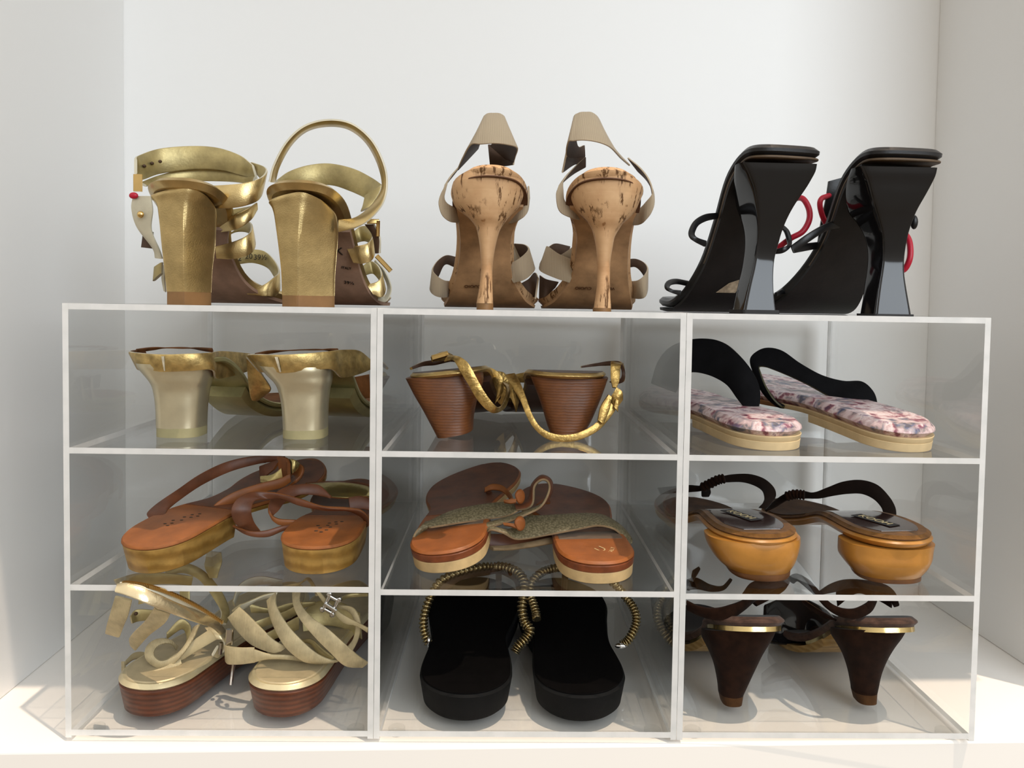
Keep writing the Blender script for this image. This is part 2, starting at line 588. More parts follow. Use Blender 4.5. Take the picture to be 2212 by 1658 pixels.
unit('R', UW + UG, 'right clear acrylic shoe rack with black heels standing on top')

# ------------------------------------------------------------------ shoe materials
M['gold'] = leather('gold_metallic_leather', (0.60, 0.45, 0.21), 0.29, 0.95, 0.25, 0.18, 900)
M['gold_side'] = leather('pale_gold_strap_edge', (0.66, 0.60, 0.45), 0.5, 0.0, 0.12, 0.1)
M['gold_in'] = leather('gold_strap_lining', (0.46, 0.37, 0.17), 0.4, 0.6, 0.3, 0.25, 500)
M['gold_pale'] = leather('cream_gold_leather', (0.62, 0.57, 0.43), 0.45, 0.25, 0.15, 0.15)
M['brass'] = leather('polished_brass', (0.72, 0.50, 0.20), 0.2, 1.0, 0.1, 0)
M['pink_sole'] = leather('pinkish_brown_leather_sole', (0.42, 0.26, 0.18), 0.6, 0, 0.35, 0.2, 300, 0.25, vscale=45)
M['dark_print'] = leather('dark_print', (0.03, 0.02, 0.015), 0.6, 0, 0, 0)
def cork():
    s = NT('cork').set((0.5, 0.32, 0.16), 0.62, 0, 0.3)
    v = s.co()
    c = s.ramp(s.noise(v, 38, 6), [(0.3, (0.46, 0.255, 0.12)), (0.7, (0.64, 0.41, 0.22))])
    vs = s.co((240, 240, 34))
    st = s.noise(vs, 1.0, 4, 0.7)
    fl = s.noise(s.co((40, 40, 28)), 1.0, 3)
    m1 = s.n('Math', operation='MULTIPLY')
    r1 = s.ramp(st, [(0.535, (0, 0, 0)), (0.585, (1, 1, 1))])
    r2 = s.ramp(fl, [(0.46, (0, 0, 0)), (0.52, (1, 1, 1))])
    s.l(r1, m1.inputs[0])
    s.l(r2, m1.inputs[1])
    mx = s.n('Mix', data_type='RGBA')
    s.l(m1.outputs[0], mx.inputs[0])
    s.l(c, mx.inputs[6])
    mx.inputs[7].default_value = (0.13, 0.06, 0.02, 1)
    s.l(mx.outputs[2], s.b.inputs['Base Color'])
    vg = s.ramp(s.noise(s.co((140, 140, 60)), 1.0, 2), [(0.70, (0, 0, 0)), (0.72, (1, 1, 1))])
    s.l(vg, s.b.inputs['Metallic'])
    w = s.noise(s.co((8, 8, 330)), 1.0, 3)
    s.bump(w, 0.25, 0.0008)
    return s.m
M['cork'] = cork()
M['tan_sole'] = leather('worn_tan_leather_sole', (0.48, 0.28, 0.14), 0.55, 0, 0.5, 0.2, 300, 0.3, vscale=38)
def elastic():
    s = NT('beige_elastic').set((0.43, 0.34, 0.235), 0.85, 0, 0.2, None, 0.2)
    v = s.co()
    w = s.n('TexWave', bands_direction='X')
    w.inputs['Scale'].default_value = 420
    w.inputs['Distortion'].default_value = 0.4
    s.l(v, w.inputs['Vector'])
    s.l(s.ramp(w.outputs['Fac'], [(0.0, (0.33, 0.255, 0.17)), (0.6, (0.47, 0.375, 0.26))]), s.b.inputs['Base Color'])
    s.bump(w.outputs['Fac'], 0.4, 0.0004)
    return s.m
M['elastic'] = elastic()
M['elastic_edge'] = leather('beige_elastic_edge', (0.50, 0.40, 0.28), 0.85, 0, 0.1, 0.1)
M['choc'] = leather('chocolate_lining', (0.085, 0.045, 0.025), 0.6, 0, 0.3, 0.2)
M['brown_cap'] = leather('brown_rubber_heel_tip', (0.23, 0.12, 0.045), 0.45, 0, 0.2, 0.1)
M['black'] = leather('black_leather', (0.006, 0.006, 0.007), 0.38, 0, 0.3, 0.12, 900, 0.45)
M['patent'] = leather('black_patent_leather', (0.006, 0.006, 0.007), 0.07, 0, 0.1, 0.0, spec=0.5)
M['black_sole'] = leather('black_leather_outsole', (0.010, 0.009, 0.009), 0.5, 0, 0.4, 0.2, 300, 0.3)
M['rubber'] = leather('black_rubber', (0.018, 0.018, 0.019), 0.6, 0, 0.2, 0.2, 500, 0.35)
M['welt'] = leather('dark_brown_welt', (0.085, 0.055, 0.03), 0.6, 0, 0.4, 0.3, 500)
M['red'] = leather('red_cord', (0.46, 0.008, 0.03), 0.4, 0, 0.1, 0.1)
M['sticker'] = leather('worn_sticker', (0.45, 0.36, 0.25), 0.6, 0, 0.6, 0.1, vscale=140)
M['gold_old'] = leather('worn_gold_leather', (0.60, 0.43, 0.17), 0.36, 0.85, 0.45, 0.5, 260, vscale=110)
M['gold_satin'] = leather('satin_gold_heel', (0.62, 0.55, 0.38), 0.3, 0.75, 0.1, 0.05, 600)
M['gold_sole'] = leather('gold_painted_sole', (0.42, 0.37, 0.17), 0.3, 0.6, 0.2, 0.1)
M['worn_rim'] = leather('worn_cream_piping', (0.66, 0.58, 0.42), 0.6, 0.1, 0.4, 0.5, 500, vscale=160)
M['rust'] = leather('rust_brown_suede_lining', (0.20, 0.075, 0.02), 0.75, 0, 0.5, 0.25, 500, 0.2)
M['rubber_tip'] = leather('yellowed_rubber_tip', (0.36, 0.32, 0.17), 0.5, 0, 0.15, 0.05)
M['stack'] = stripes('stacked_leather_heel', (0.150, 0.050, 0.013), (0.120, 0.038, 0.010), 130, 0.42, 'Z', 2.0, 0, 0.15)
M['bronze'] = leather('crinkled_bronze_leather', (0.50, 0.33, 0.11), 0.34, 0.9, 0.5, 0.9, 320, vscale=150)
M['gold_rim'] = leather('brushed_gold_rim', (0.56, 0.40, 0.16), 0.34, 0.85, 0.3, 0.5, 420)
M['brown_sole'] = leather('dark_brown_leather_sole', (0.065, 0.028, 0.014), 0.4, 0, 0.3, 0.15)
def floral():
    s = NT('floral_print').set((0.5, 0.4, 0.4), 0.38, 0, 0.45)
    v = s.co((1, 1, 1))
    nz = s.n('TexNoise')
    nz.inputs['Scale'].default_value = 40
    nz.inputs['Detail'].default_value = 3
    s.l(v, nz.inputs['Vector'])
    ad = s.n('VectorMath', operation='MULTIPLY_ADD')
    ad.inputs[1].default_value = (0.022, 0.022, 0.022)
    s.l(nz.outputs['Color'], ad.inputs[0])
    s.l(v, ad.inputs[2])
    a = s.noise(ad.outputs[0], 95, 3)
    b = s.noise(ad.outputs[0], 80, 3)
    c1 = s.ramp(a, [(0.30, (0.10, 0.04, 0.07)), (0.40, (0.30, 0.10, 0.13)), (0.47, (0.60, 0.42, 0.42)), (0.56, (0.78, 0.66, 0.65)), (0.64, (0.30, 0.19, 0.25))])
    c2 = s.ramp(b, [(0.38, (0.09, 0.08, 0.10)), (0.42, (0.10, 0.11, 0.20)), (0.47, (0.22, 0.19, 0.19)), (0.54, (0.50, 0.36, 0.36)), (0.62, (0.66, 0.52, 0.52))])
    f = s.ramp(s.noise(ad.outputs[0], 38, 1), [(0.46, (0, 0, 0)), (0.54, (1, 1, 1))])
    mx = s.n('Mix', data_type='RGBA')
    s.l(f, mx.inputs[0])
    s.l(c1, mx.inputs[6])
    s.l(c2, mx.inputs[7])
    s.l(mx.outputs[2], s.b.inputs['Base Color'])
    return s.m
M['floral'] = floral()
M['cream_sole'] = leather('cream_rubber_sole', (0.66, 0.50, 0.28), 0.55, 0, 0.15, 0.1, 300)
M['tan_edge'] = leather('tan_leather_midsole', (0.34, 0.16, 0.06), 0.5, 0, 0.25, 0.1)
M['olive_edge'] = leather('olive_strap_edge', (0.060, 0.055, 0.022), 0.6, 0, 0.3, 0.2)
M['black_suede'] = leather('black_suede', (0.005, 0.005, 0.006), 0.85, 0, 0.3, 0.2, 900, 0.12)
M['wood_gold'] = stripes('gold_brushed_wood', (0.46, 0.27, 0.07), (0.32, 0.17, 0.035), 30, 0.42, 'Z', 3.0, 0.25, 0.05)
M['cognac'] = leather('cognac_leather_insole', (0.29, 0.095, 0.024), 0.42, 0, 0.3, 0.12, 500, vscale=50)
M['cognac_dark'] = leather('worn_brown_leather_insole', (0.155, 0.052, 0.022), 0.42, 0, 0.45, 0.15, 500, vscale=45)
M['cognac_edge'] = leather('raw_brown_strap_edge', (0.26, 0.085, 0.02), 0.7, 0, 0.3, 0.3)
M['gold_foil'] = leather('gold_foil_leather', (0.62, 0.50, 0.22), 0.22, 0.9, 0.15, 0.3, 300)
M['orange'] = leather('orange_leather_insole', (0.30, 0.092, 0.022), 0.42, 0, 0.25, 0.15, 500, vscale=55)
M['red_brown'] = leather('red_brown_welt', (0.19, 0.048, 0.014), 0.42, 0, 0.35, 0.1, vscale=120)
M['natural'] = leather('natural_leather_sole', (0.58, 0.40, 0.19), 0.5, 0, 0.25, 0.1)
def lizard():
    s = NT('olive_lizard_leather').set((0.16, 0.13, 0.07), 0.5, 0, 0.4)
    v = s.co()
    x = s.n('TexVoronoi')
    x.inputs['Scale'].default_value = 520
    s.l(v, x.inputs['Vector'])
    s.l(s.ramp(x.outputs['Distance'], [(0.1, (0.23, 0.19, 0.11)), (0.7, (0.10, 0.08, 0.04))]), s.b.inputs['Base Color'])
    s.bump(x.outputs['Distance'], -0.5, 0.0006)
    return s.m
M['lizard'] = lizard()
M['taupe_edge'] = leather('frayed_taupe_edge', (0.28, 0.19, 0.10), 0.85, 0, 0.4, 0.6, 800)
M['suede'] = leather('brown_suede', (0.155, 0.07, 0.018), 0.9, 0, 0.5, 0.5, 1100, 0.12, None, 0.08, vscale=90)
M['dark_suede'] = leather('dark_brown_suede', (0.016, 0.0062, 0.003), 0.9, 0, 0.5, 0.4, 1100, 0.06, None, 0.04, vscale=120)
M['grey_suede'] = leather('worn_brown_suede_rim', (0.075, 0.040, 0.028), 0.85, 0, 0.5, 0.4, 900, 0.15, None, 0.1, vscale=130)
M['caramel'] = leather('caramel_polished_heel', (0.42, 0.185, 0.035), 0.3, 0, 0.25, 0.03, vscale=40, coat=0.25)
M['caramel_dark'] = leather('brown_heel_tip', (0.15, 0.06, 0.02), 0.4, 0, 0.3, 0.05)
M['plum'] = leather('dark_patent_footbed', (0.035, 0.014, 0.012), 0.16, 0, 0.2, 0.03, coat=0.5)
M['black_brown'] = leather('black_brown_velvet', (0.010, 0.005, 0.003), 0.85, 0, 0.3, 0.2, 900, 0.1, None, 0.1)
M['label_gold'] = leather('gold_thread', (0.75, 0.62, 0.35), 0.5, 0.2, 0, 0)
M['stack_red'] = stripes('stacked_red_brown_platform', (0.125, 0.034, 0.012), (0.075, 0.02, 0.007), 75, 0.4, 'Z', 0.5, 0, 0.2)
M['pale_insole'] = leather('pale_gold_footbed', (0.50, 0.41, 0.25), 0.42, 0.3, 0.2, 0.1)
M['pale_rim'] = leather('pale_gold_rand', (0.68, 0.58, 0.36), 0.3, 0.6, 0.15, 0.1)
M['linen_gold'] = stripes('woven_gold_elastic', (0.57, 0.47, 0.28), (0.45, 0.36, 0.20), 330, 0.55, 'X', 1.0, 0.25, 0.3)
M['linen_edge'] = leather('gold_elastic_edge', (0.48, 0.39, 0.22), 0.6, 0.1, 0.2, 0.1)
M['zip_gold'] = leather('gold_zip_band', (0.72, 0.60, 0.38), 0.25, 0.85, 0.1, 0.3, 400)
M['chrome'] = leather('chrome', (0.62, 0.62, 0.62), 0.12, 1.0, 0.05, 0)
M['bead'] = leather('bronze_beads', (0.46, 0.37, 0.20), 0.16, 0.95, 0.3, 0.1, vscale=300)
M['foam'] = leather('black_foam', (0.006, 0.006, 0.006), 0.8, 0, 0.3, 0.2, 900, 0.12)
M['foam_top'] = leather('black_footbed', (0.0022, 0.0018, 0.0018), 0.85, 0, 0.3, 0.1, 600, 0.05)
M['gold_band'] = leather('shiny_gold_band', (0.78, 0.60, 0.28), 0.18, 0.95, 0.1, 0.05)
M['wood_sole'] = stripes('light_wood_sole', (0.42, 0.27, 0.10), (0.32, 0.19, 0.06), 60, 0.5, 'Z', 3.0)
M['taupe_label'] = leather('grey_taupe_label', (0.17, 0.12, 0.085), 0.5, 0, 0.2, 0.05)
M['tan_print'] = leather('brown_print', (0.10, 0.04, 0.015), 0.6, 0, 0, 0)
M['suede_shade'] = leather('deep_brown_suede', (0.062, 0.027, 0.009), 0.9, 0, 0.4, 0.4, 1000, 0.1, None, 0.05)

# ================================================================== TOP ROW, gold strappy heels
G = 'gold strappy block heels on the left rack'
GM = [M['gold'], M['gold_in'], M['gold_side']]
GI = [M['gold_in'], M['gold'], M['gold_side']]
GP = [M['gold_pale'], M['gold_in'], M['gold_side']]
def quad_heel(name, par, C, rows, mat, n=40, sub=4, r=0.1, tip=None, tipmat=None):
    """rows (y, L, M, R, dL, dM, dR): the two faces one sees of a four-cornered heel, edge M towards the viewer."""
    rings = []
    for y, L, m, R, dL, dM, dR in rows:
        z = C.z(y, dM)
        tl = .42 * max(0, 1 - len(rings) / 4) * .01
        a, b, c = C.Z(L, dL, z - tl * (dL - dM)), C.Z(m, dM, z), C.Z(R, dR, z - tl * (dR - dM))
        rings.append(corners([a, b, c, a + c - b], r + .22 * max(0, 1 - len(rings) / 5)))
    h = loft(name, par, rings, mat, sub=sub, n=n, sharp=50)
    if tip:
        ya, yb, L, m, R, dL, dM, dR, zb = tip
        rs = []
        for z in (C.z(ya, dM), zb):
            a, b, c = C.Z(L, dL, z), C.Z(m, dM, z), C.Z(R, dR, z)
            rs.append(corners([a, b, c, a + c - b], r))
        loft('heel_tip', h, rs, tipmat, sub=1, n=n)
    return h
HP = [(0, 0, 9.05), (.05, 1.0, 8.9), (.1, 2.0, 8.6), (.16, 3.3, 8.0), (.24, 4.9, 6.95), (.38, 7.4, 5.0), (.52, 10, 2.2), (.63, 12.3, .75), (.74, 14.8, .42), (.88, 18, .5), (1, 20.5, .75)]
def gold_heel_soles(t, S):
    s = S.slab('outsole', t, -0.28, 0.0, [M['pink_sole']], 0.15, 0.1, t0=.27)
    S.slab('insole', t, 0.0, 0.75, [M['gold'], M['gold_in']], 0.12, 0.0, bev=0.28, dome=0.0)
    return s
# left shoe of the pair
t = thing('heeled_sandal', Z(372, 4, TOP), 'gold strappy block-heel sandal, leftmost on top of the racks, straps flattened', 'sandal', G)
S = Sole(Z(374, 1.3, TOP), 3, HP, [(0, 3.5, 3.3, 0), (.2, 3.3, 2.9, 0), (.40, 2.7, 1.35, .1), (.55, 3.3, 2.0, .2), (.66, 3.9, 3.9, .3), (.8, 3.9, 4.4, .5), (.92, 3.2, 3.8, .8), (1, 2.6, 3.0, .9)], heel=(.2, 2.1))
gold_heel_soles(t, S)
quad_heel('heel', t, cA, [(652, 192, 510, 722, 3.2, 1.6, 3.6), (690, 195, 510, 745, 3.1, 1.65, 4.0), (740, 235, 505, 762, 3.0, 1.75, 4.4), (800, 262, 498, 767, 2.9, 1.85, 4.6), (950, 290, 490, 752, 2.85, 1.95, 4.6), (1100, 312, 487, 735, 2.8, 2.05, 4.5), (1300, 335, 488, 712, 2.8, 2.1, 4.3), (1468, 352, 490, 705, 2.8, 2.2, 4.2)], M['gold'], tip=(1466, 1525, 356, 490, 704, 2.8, 2.2, 4.2, TOP), tipmat=M['brown_cap'])
strap('ankle_strap', t, cA, [(118, 400, 5.5, 118, 520, 5.5), (140, 378, 6.5, 160, 565, 6.5), (300, 325, 8.5, 300, 520, 8.5), (550, 305, 9.5, 560, 482, 9.5), (750, 318, 9.5, 770, 488, 9.5), (920, 375, 9, 930, 528, 9), (1020, 450, 8, 1052, 560, 8)], .0022, GI)
for hx, hy, hd in ((185, 458, 6.75), (245, 437, 7.65), (307, 423, 8.45)):
    ball('strap_hole', t, cA(hx, hy, hd), .0017, M['choc'], (.8, 1.2, .8))
strap('ankle_strap', t, cA, [(150, 590, 6, 200, 612, 6), (300, 530, 8.6, 330, 600, 8.6), (550, 470, 10, 550, 577, 10), (800, 480, 10, 800, 577, 10), (960, 530, 9, 950, 590, 9), (1040, 540, 7.8, 1020, 600, 7.8)], .002, GI)
strap('ankle_strap', t, cA, [(620, 612, 5, 690, 782, 5), (800, 605, 4.4, 820, 785, 4.4), (950, 590, 4.5, 960, 765, 4.5), (1075, 552, 5.3, 1060, 722, 5.3), (1125, 500, 6.5, 1095, 640, 6.5), (1105, 462, 7.6, 1090, 570, 7.6), (1010, 428, 8.7, 1050, 520, 8.7)], .0022, GM)
strap('instep_strap', t, cA, [(740, 890, 7, 770, 970, 7), (870, 840, 6, 900, 945, 6), (980, 785, 6.3, 1000, 880, 6.3), (1048, 740, 7.2, 1052, 800, 7.2)], .0022, GM)
strap('instep_strap', t, cA, [(760, 805, 9, 765, 850, 9), (850, 795, 9, 850, 845, 9), (1020, 770, 8, 960, 800, 8)], .002, GI)
strap('instep_strap', t, cA, [(745, 985, 10.5, 760, 1050, 10.5), (860, 965, 10.8, 870, 975, 10.8), (960, 890, 10, 975, 970, 10), (1005, 900, 9, 1028, 1020, 9), (1005, 960, 8, 1030, 1100, 8), (955, 1005, 7.4, 975, 1150, 7.4), (860, 1045, 7.2, 870, 1175, 7.2), (735, 1078, 7.4, 745, 1172, 7.4)], .0022, GI)
strap('toe_strap', t, cA, [(790, 1175, 14.6, 810, 1210, 14.6), (880, 1125, 15.4, 900, 1215, 15.4), (1000, 1102, 15.8, 1020, 1205, 15.8), (1110, 1115, 15.8, 1130, 1240, 15.8), (1190, 1190, 15, 1180, 1300, 15), (1222, 1270, 14, 1225, 1400, 14), (1190, 1310, 13, 1190, 1460, 13), (1090, 1380, 12.4, 1110, 1460, 12.4), (955, 1412, 12.4, 985, 1450, 12.4)], .0022, GI)
for body, x, y in (('02', 905, 1170), ('20', 990, 1155), ('39½', 1080, 1163)):
    text('size_print', t, body, .0072, cA(x, y, 15.35), (1, 0, 0), (0, -1, .05), M['dark_print'])
strap('ankle_strap', t, cA, [(235, 690, 3.0, 100, 690, 3.6), (250, 800, 3.1, 88, 790, 3.6), (240, 950, 3.5, 130, 930, 3.9), (300, 1100, 3.9, 250, 1090, 4.3), (325, 1172, 4.1, 270, 1165, 4.5)], .002, GP)
ball('stud', t, cA(155, 832, 3.0), .0028, M['brass'], (1, .7, 1))
ball('stud', t, cA(102, 686, 3.2), .0026, M['red'], (1.4, .7, 1))
strap('strap_end', t, cA, [(250, 965, 5, 180, 968, 5.4), (250, 1095, 5, 165, 1085, 5.4)], .003, [M['choc'], M['gold_in'], M['gold_side']])
strap('strap_end', t, cA, [(325, 1200, 7, 265, 1240, 7.5), (322, 1285, 7, 255, 1345, 7.5)], .003, GI)
strap('toe_strap', t, cA, [(350, 1215, 9, 318, 1230, 9), (345, 1330, 9, 318, 1330, 9), (352, 1430, 9, 335, 1420, 9)], .002, GP)
bar('buckle', t, cA(135, 522, 4.4), cA(135, 655, 4.4), .007, .002, M['brass'], Vector((0, 1, 0)))
# right shoe of the pair
t = thing('heeled_sandal', Z(640, 4, TOP), 'gold strappy block-heel sandal with one ankle strap standing up in a big ring', 'sandal', G)
S = Sole(Z(634, 1.3, TOP), 6, HP, [(0, 3.5, 3.2, 0), (.2, 3.3, 3.0, 0), (.40, 1.6, 2.75, 0), (.55, 2.2, 3.0, 0), (.66, 3.9, 3.5, 0), (.8, 4.4, 3.7, -.1), (.92, 3.8, 2.9, -.4), (1, 3.0, 2.3, -.6)], heel=(.2, 2.1))
o = gold_heel_soles(t, S)
quad_heel('heel', t, cA, [(674, 1108, 1395, 1620, 3.2, 1.6, 3.6), (710, 1105, 1395, 1655, 3.1, 1.65, 4.0), (770, 1135, 1393, 1690, 3.0, 1.75, 4.4), (850, 1162, 1390, 1697, 2.9, 1.85, 4.6), (950, 1185, 1380, 1692, 2.9, 1.95, 4.6), (1100, 1213, 1371, 1676, 2.8, 2.05, 4.5), (1300, 1235, 1366, 1660, 2.8, 2.1, 4.3), (1482, 1241, 1365, 1655, 2.8, 2.2, 4.2)], M['gold'], tip=(1480, 1538, 1243, 1365, 1655, 2.8, 2.2, 4.2, TOP), tipmat=M['brown_cap'])
strap('ankle_strap', t, cA, [(1150, 580, 4, 1188, 585, 5.4), (1185, 450, 4, 1225, 455, 5.4), (1280, 275, 4, 1318, 292, 5.4), (1420, 150, 4, 1440, 186, 5.4), (1600, 103, 4, 1600, 150, 5.4), (1780, 132, 4, 1757, 172, 5.4), (1930, 252, 4, 1890, 272, 5.4), (2022, 420, 4, 1982, 432, 5.4), (2054, 580, 4, 2022, 600, 5.2), (2025, 740, 3.7, 1985, 700, 4.8), (1930, 862, 3.5, 1895, 800, 4.4), (1820, 930, 3.5, 1800, 860, 4.0), (1685, 968, 4, 1685, 872, 4)], .0022, [M['gold'], M['gold_pale'], M['gold_side']], n=110)
strap('ankle_strap', t, cA, [(1200, 570, 6.5, 1215, 585, 6.5), (1300, 500, 8.5, 1320, 592, 8.5), (1450, 452, 9.6, 1460, 602, 9.6), (1620, 440, 9.9, 1630, 607, 9.9), (1800, 480, 9.5, 1760, 648, 9.5), (1940, 550, 8.6, 1870, 697, 8.6), (2018, 605, 7.6, 1895, 722, 7.6)], .0022, GI)
strap('strap_end', t, cA, [(2015, 612, 7.2, 1885, 690, 7.2), (1985, 690, 6.8, 1870, 762, 6.8), (1930, 775, 6.5, 1852, 808, 6.5)], .002, GI)
strap('instep_strap', t, cA, [(1755, 1005, 10, 1780, 1070, 10), (1840, 930, 10.8, 1860, 1040, 10.8), (1915, 925, 10, 1915, 1050, 10), (1948, 985, 9, 1955, 1120, 9), (1915, 1045, 8.2, 1935, 1185, 8.2), (1850, 1070, 8, 1870, 1210, 8), (1745, 1082, 8.2, 1800, 1205, 8.2)], .0022, GI)
strap('instep_strap', t, cA, [(1870, 1225, 13, 1890, 1300, 13), (1930, 1190, 13.5, 1950, 1290, 13.5), (1990, 1230, 13, 2005, 1350, 13), (2012, 1300, 12.4, 2040, 1420, 12.4), (1975, 1350, 12, 2010, 1470, 12), (1895, 1372, 11.8, 1950, 1450, 11.8)], .0022, GI)
strap('toe_strap', t, cA, [(1965, 1180, 13.4, 1960, 1220, 14), (2040, 1270, 13, 2015, 1280, 13.6), (2088, 1400, 12.8, 2060, 1390, 13.4), (2050, 1498, 12.6, 2035, 1470, 13.2), (1985, 1490, 12.6, 1990, 1450, 13.2)], .0018, GP)
strap('buckle_strap', t, cA, [(1955, 905, 6.8, 1885, 905, 7.3), (2000, 1010, 6.8, 1945, 990, 7.3), (1998, 1130, 7.2, 1972, 1130, 7.6)], .003, [M['choc'], M['gold_in'], M['gold_side']])
bar('buckle', t, cA(1900, 884, 6.4), cA(1994, 886, 6.6), .003, .004, M['brass'])
bar('buckle', t, cA(1988, 880, 6.5), cA(1985, 1000, 6.6), .003, .003, M['brass'], Vector((0, 1, 0)))
bar('buckle', t, cA(1975, 1150, 8.4), cA(2085, 1268, 8.4), .004, .003, M['brass'], Vector((0, 1, 0)))
for body, size, tt, u in (('X', .012, .38, .42), ('ITALY', .0034, .45, .55), ('39½', .0052, .51, .5)):
    p = S.pt(tt, u, -.34)
    nn = (S.pt(tt, u, -.6) - p).normalized()
    text('sole_stamp', o, body, size, p, (1, .12, 0), nn, M['dark_print'])

# ================================================================== TOP ROW, cork heels
G = 'cork stiletto heels with beige elastic straps on the middle rack'
EL = [M['elastic'], M['choc'], M['elastic_edge']]
EI = [M['choc'], M['elastic'], M['elastic_edge']]
CP = [(0, 0, 10.3), (.05, 1.1, 10.05), (.1, 2.2, 9.6), (.16, 3.5, 8.95), (.24, 5.0, 7.95), (.38, 7.6, 5.6), (.52, 10, 2.7), (.63, 12.2, .95), (.74, 14.8, .36), (.88, 18, .4), (1, 21, .7)]
def cork_shoe(t, S, stem, zt, capx, d0=3.0):
    S.slab('outsole', t, -0.25, 0.0, [M['tan_sole']], 0.35, 0.28, t0=.17)
    S.slab('seam', t, -0.05, 0.03, [M['tan_print']], -0.004, -0.004, t1=.22)
    S.slab('insole', t, 0.03, 1.05, [M['cork'], M['choc']], 0.05, 0.0, bev=0.4)
    rings = []
    for y, L, R, d, bk, fr in stem:
        z = cB.z(y, d)
        a, b = cB.Z(L, d, z), cB.Z(R, d, z)
        c, hw = (a + b) / 2, (b.x - a.x) / 2
        tl = .46 * max(0, 1 - len(rings) / 4)
        yo = [(fr if sin(k * pi / 8) > 0 else bk) * .01 * sin(k * pi / 8) for k in range(16)]
        rings.append([c + Vector((hw * cos(k * pi / 8), yo[k], -tl * yo[k])) for k in range(16)])
    h = loft('heel', t, rings, M['cork'], sub=4, n=36)
    rs = []
    for z in (zt, TOP):
        a, b = cB.Z(capx[0], d0, z), cB.Z(capx[1], d0, z)
        c, hw = (a + b) / 2, (b.x - a.x) / 2
        rs.append([c + Vector((hw * cos(k * pi / 8), hw * sin(k * pi / 8), 0)) for k in range(16)])
    loft('heel_tip', h, rs, M['brown_cap'], sub=1, n=36)
t = thing('heeled_sandal', Z(1047, 4, TOP), 'cork stiletto sandal with beige elastic straps, left one of the cork pair', 'sandal', G)
S = Sole(Z(1057, 1.2, TOP), -1.5, CP, [(0, 3.1, 3.1, 0), (.2, 3.1, 3.0, 0), (.36, 2.95, 2.05, .1), (.5, 3.3, 2.3, .1), (.62, 4.1, 3.6, .1), (.72, 4.5, 4.8, 0), (.85, 4.2, 4.6, .2), (1, 2.8, 3.3, .4)], heel=(.2, 2.1))
cork_shoe(t, S, [(672, 268, 826, 4.3, 2.75, 1.2), (720, 262, 812, 4.2, 2.7, 1.8), (800, 292, 782, 4.1, 2.45, 2.3), (850, 345, 735, 4.0, 2.2, 1.8), (900, 405, 690, 3.9, 1.9, 1.4), (950, 445, 652, 3.8, 1.5, 1.1), (1000, 463, 628, 3.6, 1.2, .9), (1100, 480, 602, 3.4, .95, .75), (1200, 488, 586, 3.2, .75, .65), (1300, 489, 578, 3.1, .65, .6), (1400, 479, 578, 3.0, .65, .6), (1537, 456, 583, 3.0, .7, .65)], cB.z(1537, 3.0), (456, 584))
strap('sling_strap', t, cB, [(470, 350, 7.5, 310, 520, 7.5), (500, 250, 5.6, 350, 430, 5.2), (510, 130, 4.4, 412, 328, 3.2), (535, 92, 4.2, 490, 322, 2.7), (585, 86, 4.2, 590, 316, 2.5), (640, 92, 4.2, 690, 326, 2.7), (668, 130, 4.4, 766, 352, 3.2), (650, 250, 5.6, 752, 420, 5.2), (560, 330, 7.5, 735, 480, 7.5)], .0016, EL, n=90)
strap('sling_strap', t, cB, [(545, 325, 8.2, 560, 480, 8.2), (650, 325, 7.8, 660, 490, 7.8), (752, 345, 6.5, 738, 480, 6.8)], .0016, EI)
strap('ankle_strap', t, cB, [(320, 500, 7, 275, 560, 7), (250, 585, 6, 215, 640, 5.6), (218, 690, 5.4, 172, 735, 5), (212, 735, 5.2, 172, 800, 4.8), (232, 772, 5.2, 200, 870, 4.9), (285, 800, 5.6, 262, 915, 5.4), (350, 810, 7, 340, 920, 7)], .0016, EL)
strap('ankle_strap', t, cB, [(640, 860, 7.5, 640, 930, 7.5), (725, 850, 6.5, 725, 925, 6.5), (800, 800, 5.6, 780, 900, 5.6), (848, 720, 5.4, 838, 850, 5.4), (852, 640, 6, 858, 740, 6)], .0016, EL)
strap('toe_strap', t, cB, [(300, 1180, 15, 290, 1260, 15), (225, 1168, 13.8, 215, 1240, 13.8), (160, 1210, 13.2, 165, 1330, 13.2), (122, 1275, 12.2, 105, 1420, 12.2), (150, 1320, 11.4, 130, 1470, 11.6), (210, 1358, 11.6, 195, 1490, 12), (280, 1365, 13.6, 270, 1480, 14.2)], .0016, EL)
strap('toe_strap', t, cB, [(665, 1245, 10.8, 740, 1378, 11), (770, 1200, 10.4, 830, 1350, 10.6), (850, 1128, 11, 896, 1285, 11.2), (825, 1088, 12.4, 880, 1250, 12.4), (745, 1078, 13.4, 790, 1180, 13.4)], .0016, EL)
strap('cross_strap', t, cB, [(680, 1030, 13, 655, 1100, 13), (740, 1090, 13.6, 700, 1180, 13.6), (815, 1165, 14.2, 770, 1260, 14.2)], .0016, [M['elastic'], M['choc'], M['elastic_edge']])
strap('cross_strap', t, cB, [(655, 1080, 14.6, 650, 1230, 14.6), (760, 1090, 14.8, 730, 1250, 14.8), (840, 1130, 14.6, 850, 1260, 14.6)], .0016, EI)
strap('toe_strap', t, cB, [(760, 1400, 14, 800, 1450, 14), (850, 1350, 14.4, 870, 1480, 14.4), (900, 1300, 14, 905, 1490, 14), (928, 1340, 13.2, 905, 1500, 13.2)], .0016, EI)
for body, tt, u in (('CUOIO', .545, -.42), ('39', .47, -.2)):
    p = S.pt(tt, u, -.3)
    text('sole_stamp', t, body, .0048, p, (-1, 0, 0), (S.pt(tt, u, -.6) - p), M['tan_print'] if 'tan_print' in M else M['welt'])
t = thing('heeled_sandal', Z(1300, 4, TOP), 'cork stiletto sandal with beige elastic straps, right one of the cork pair', 'sandal', G)
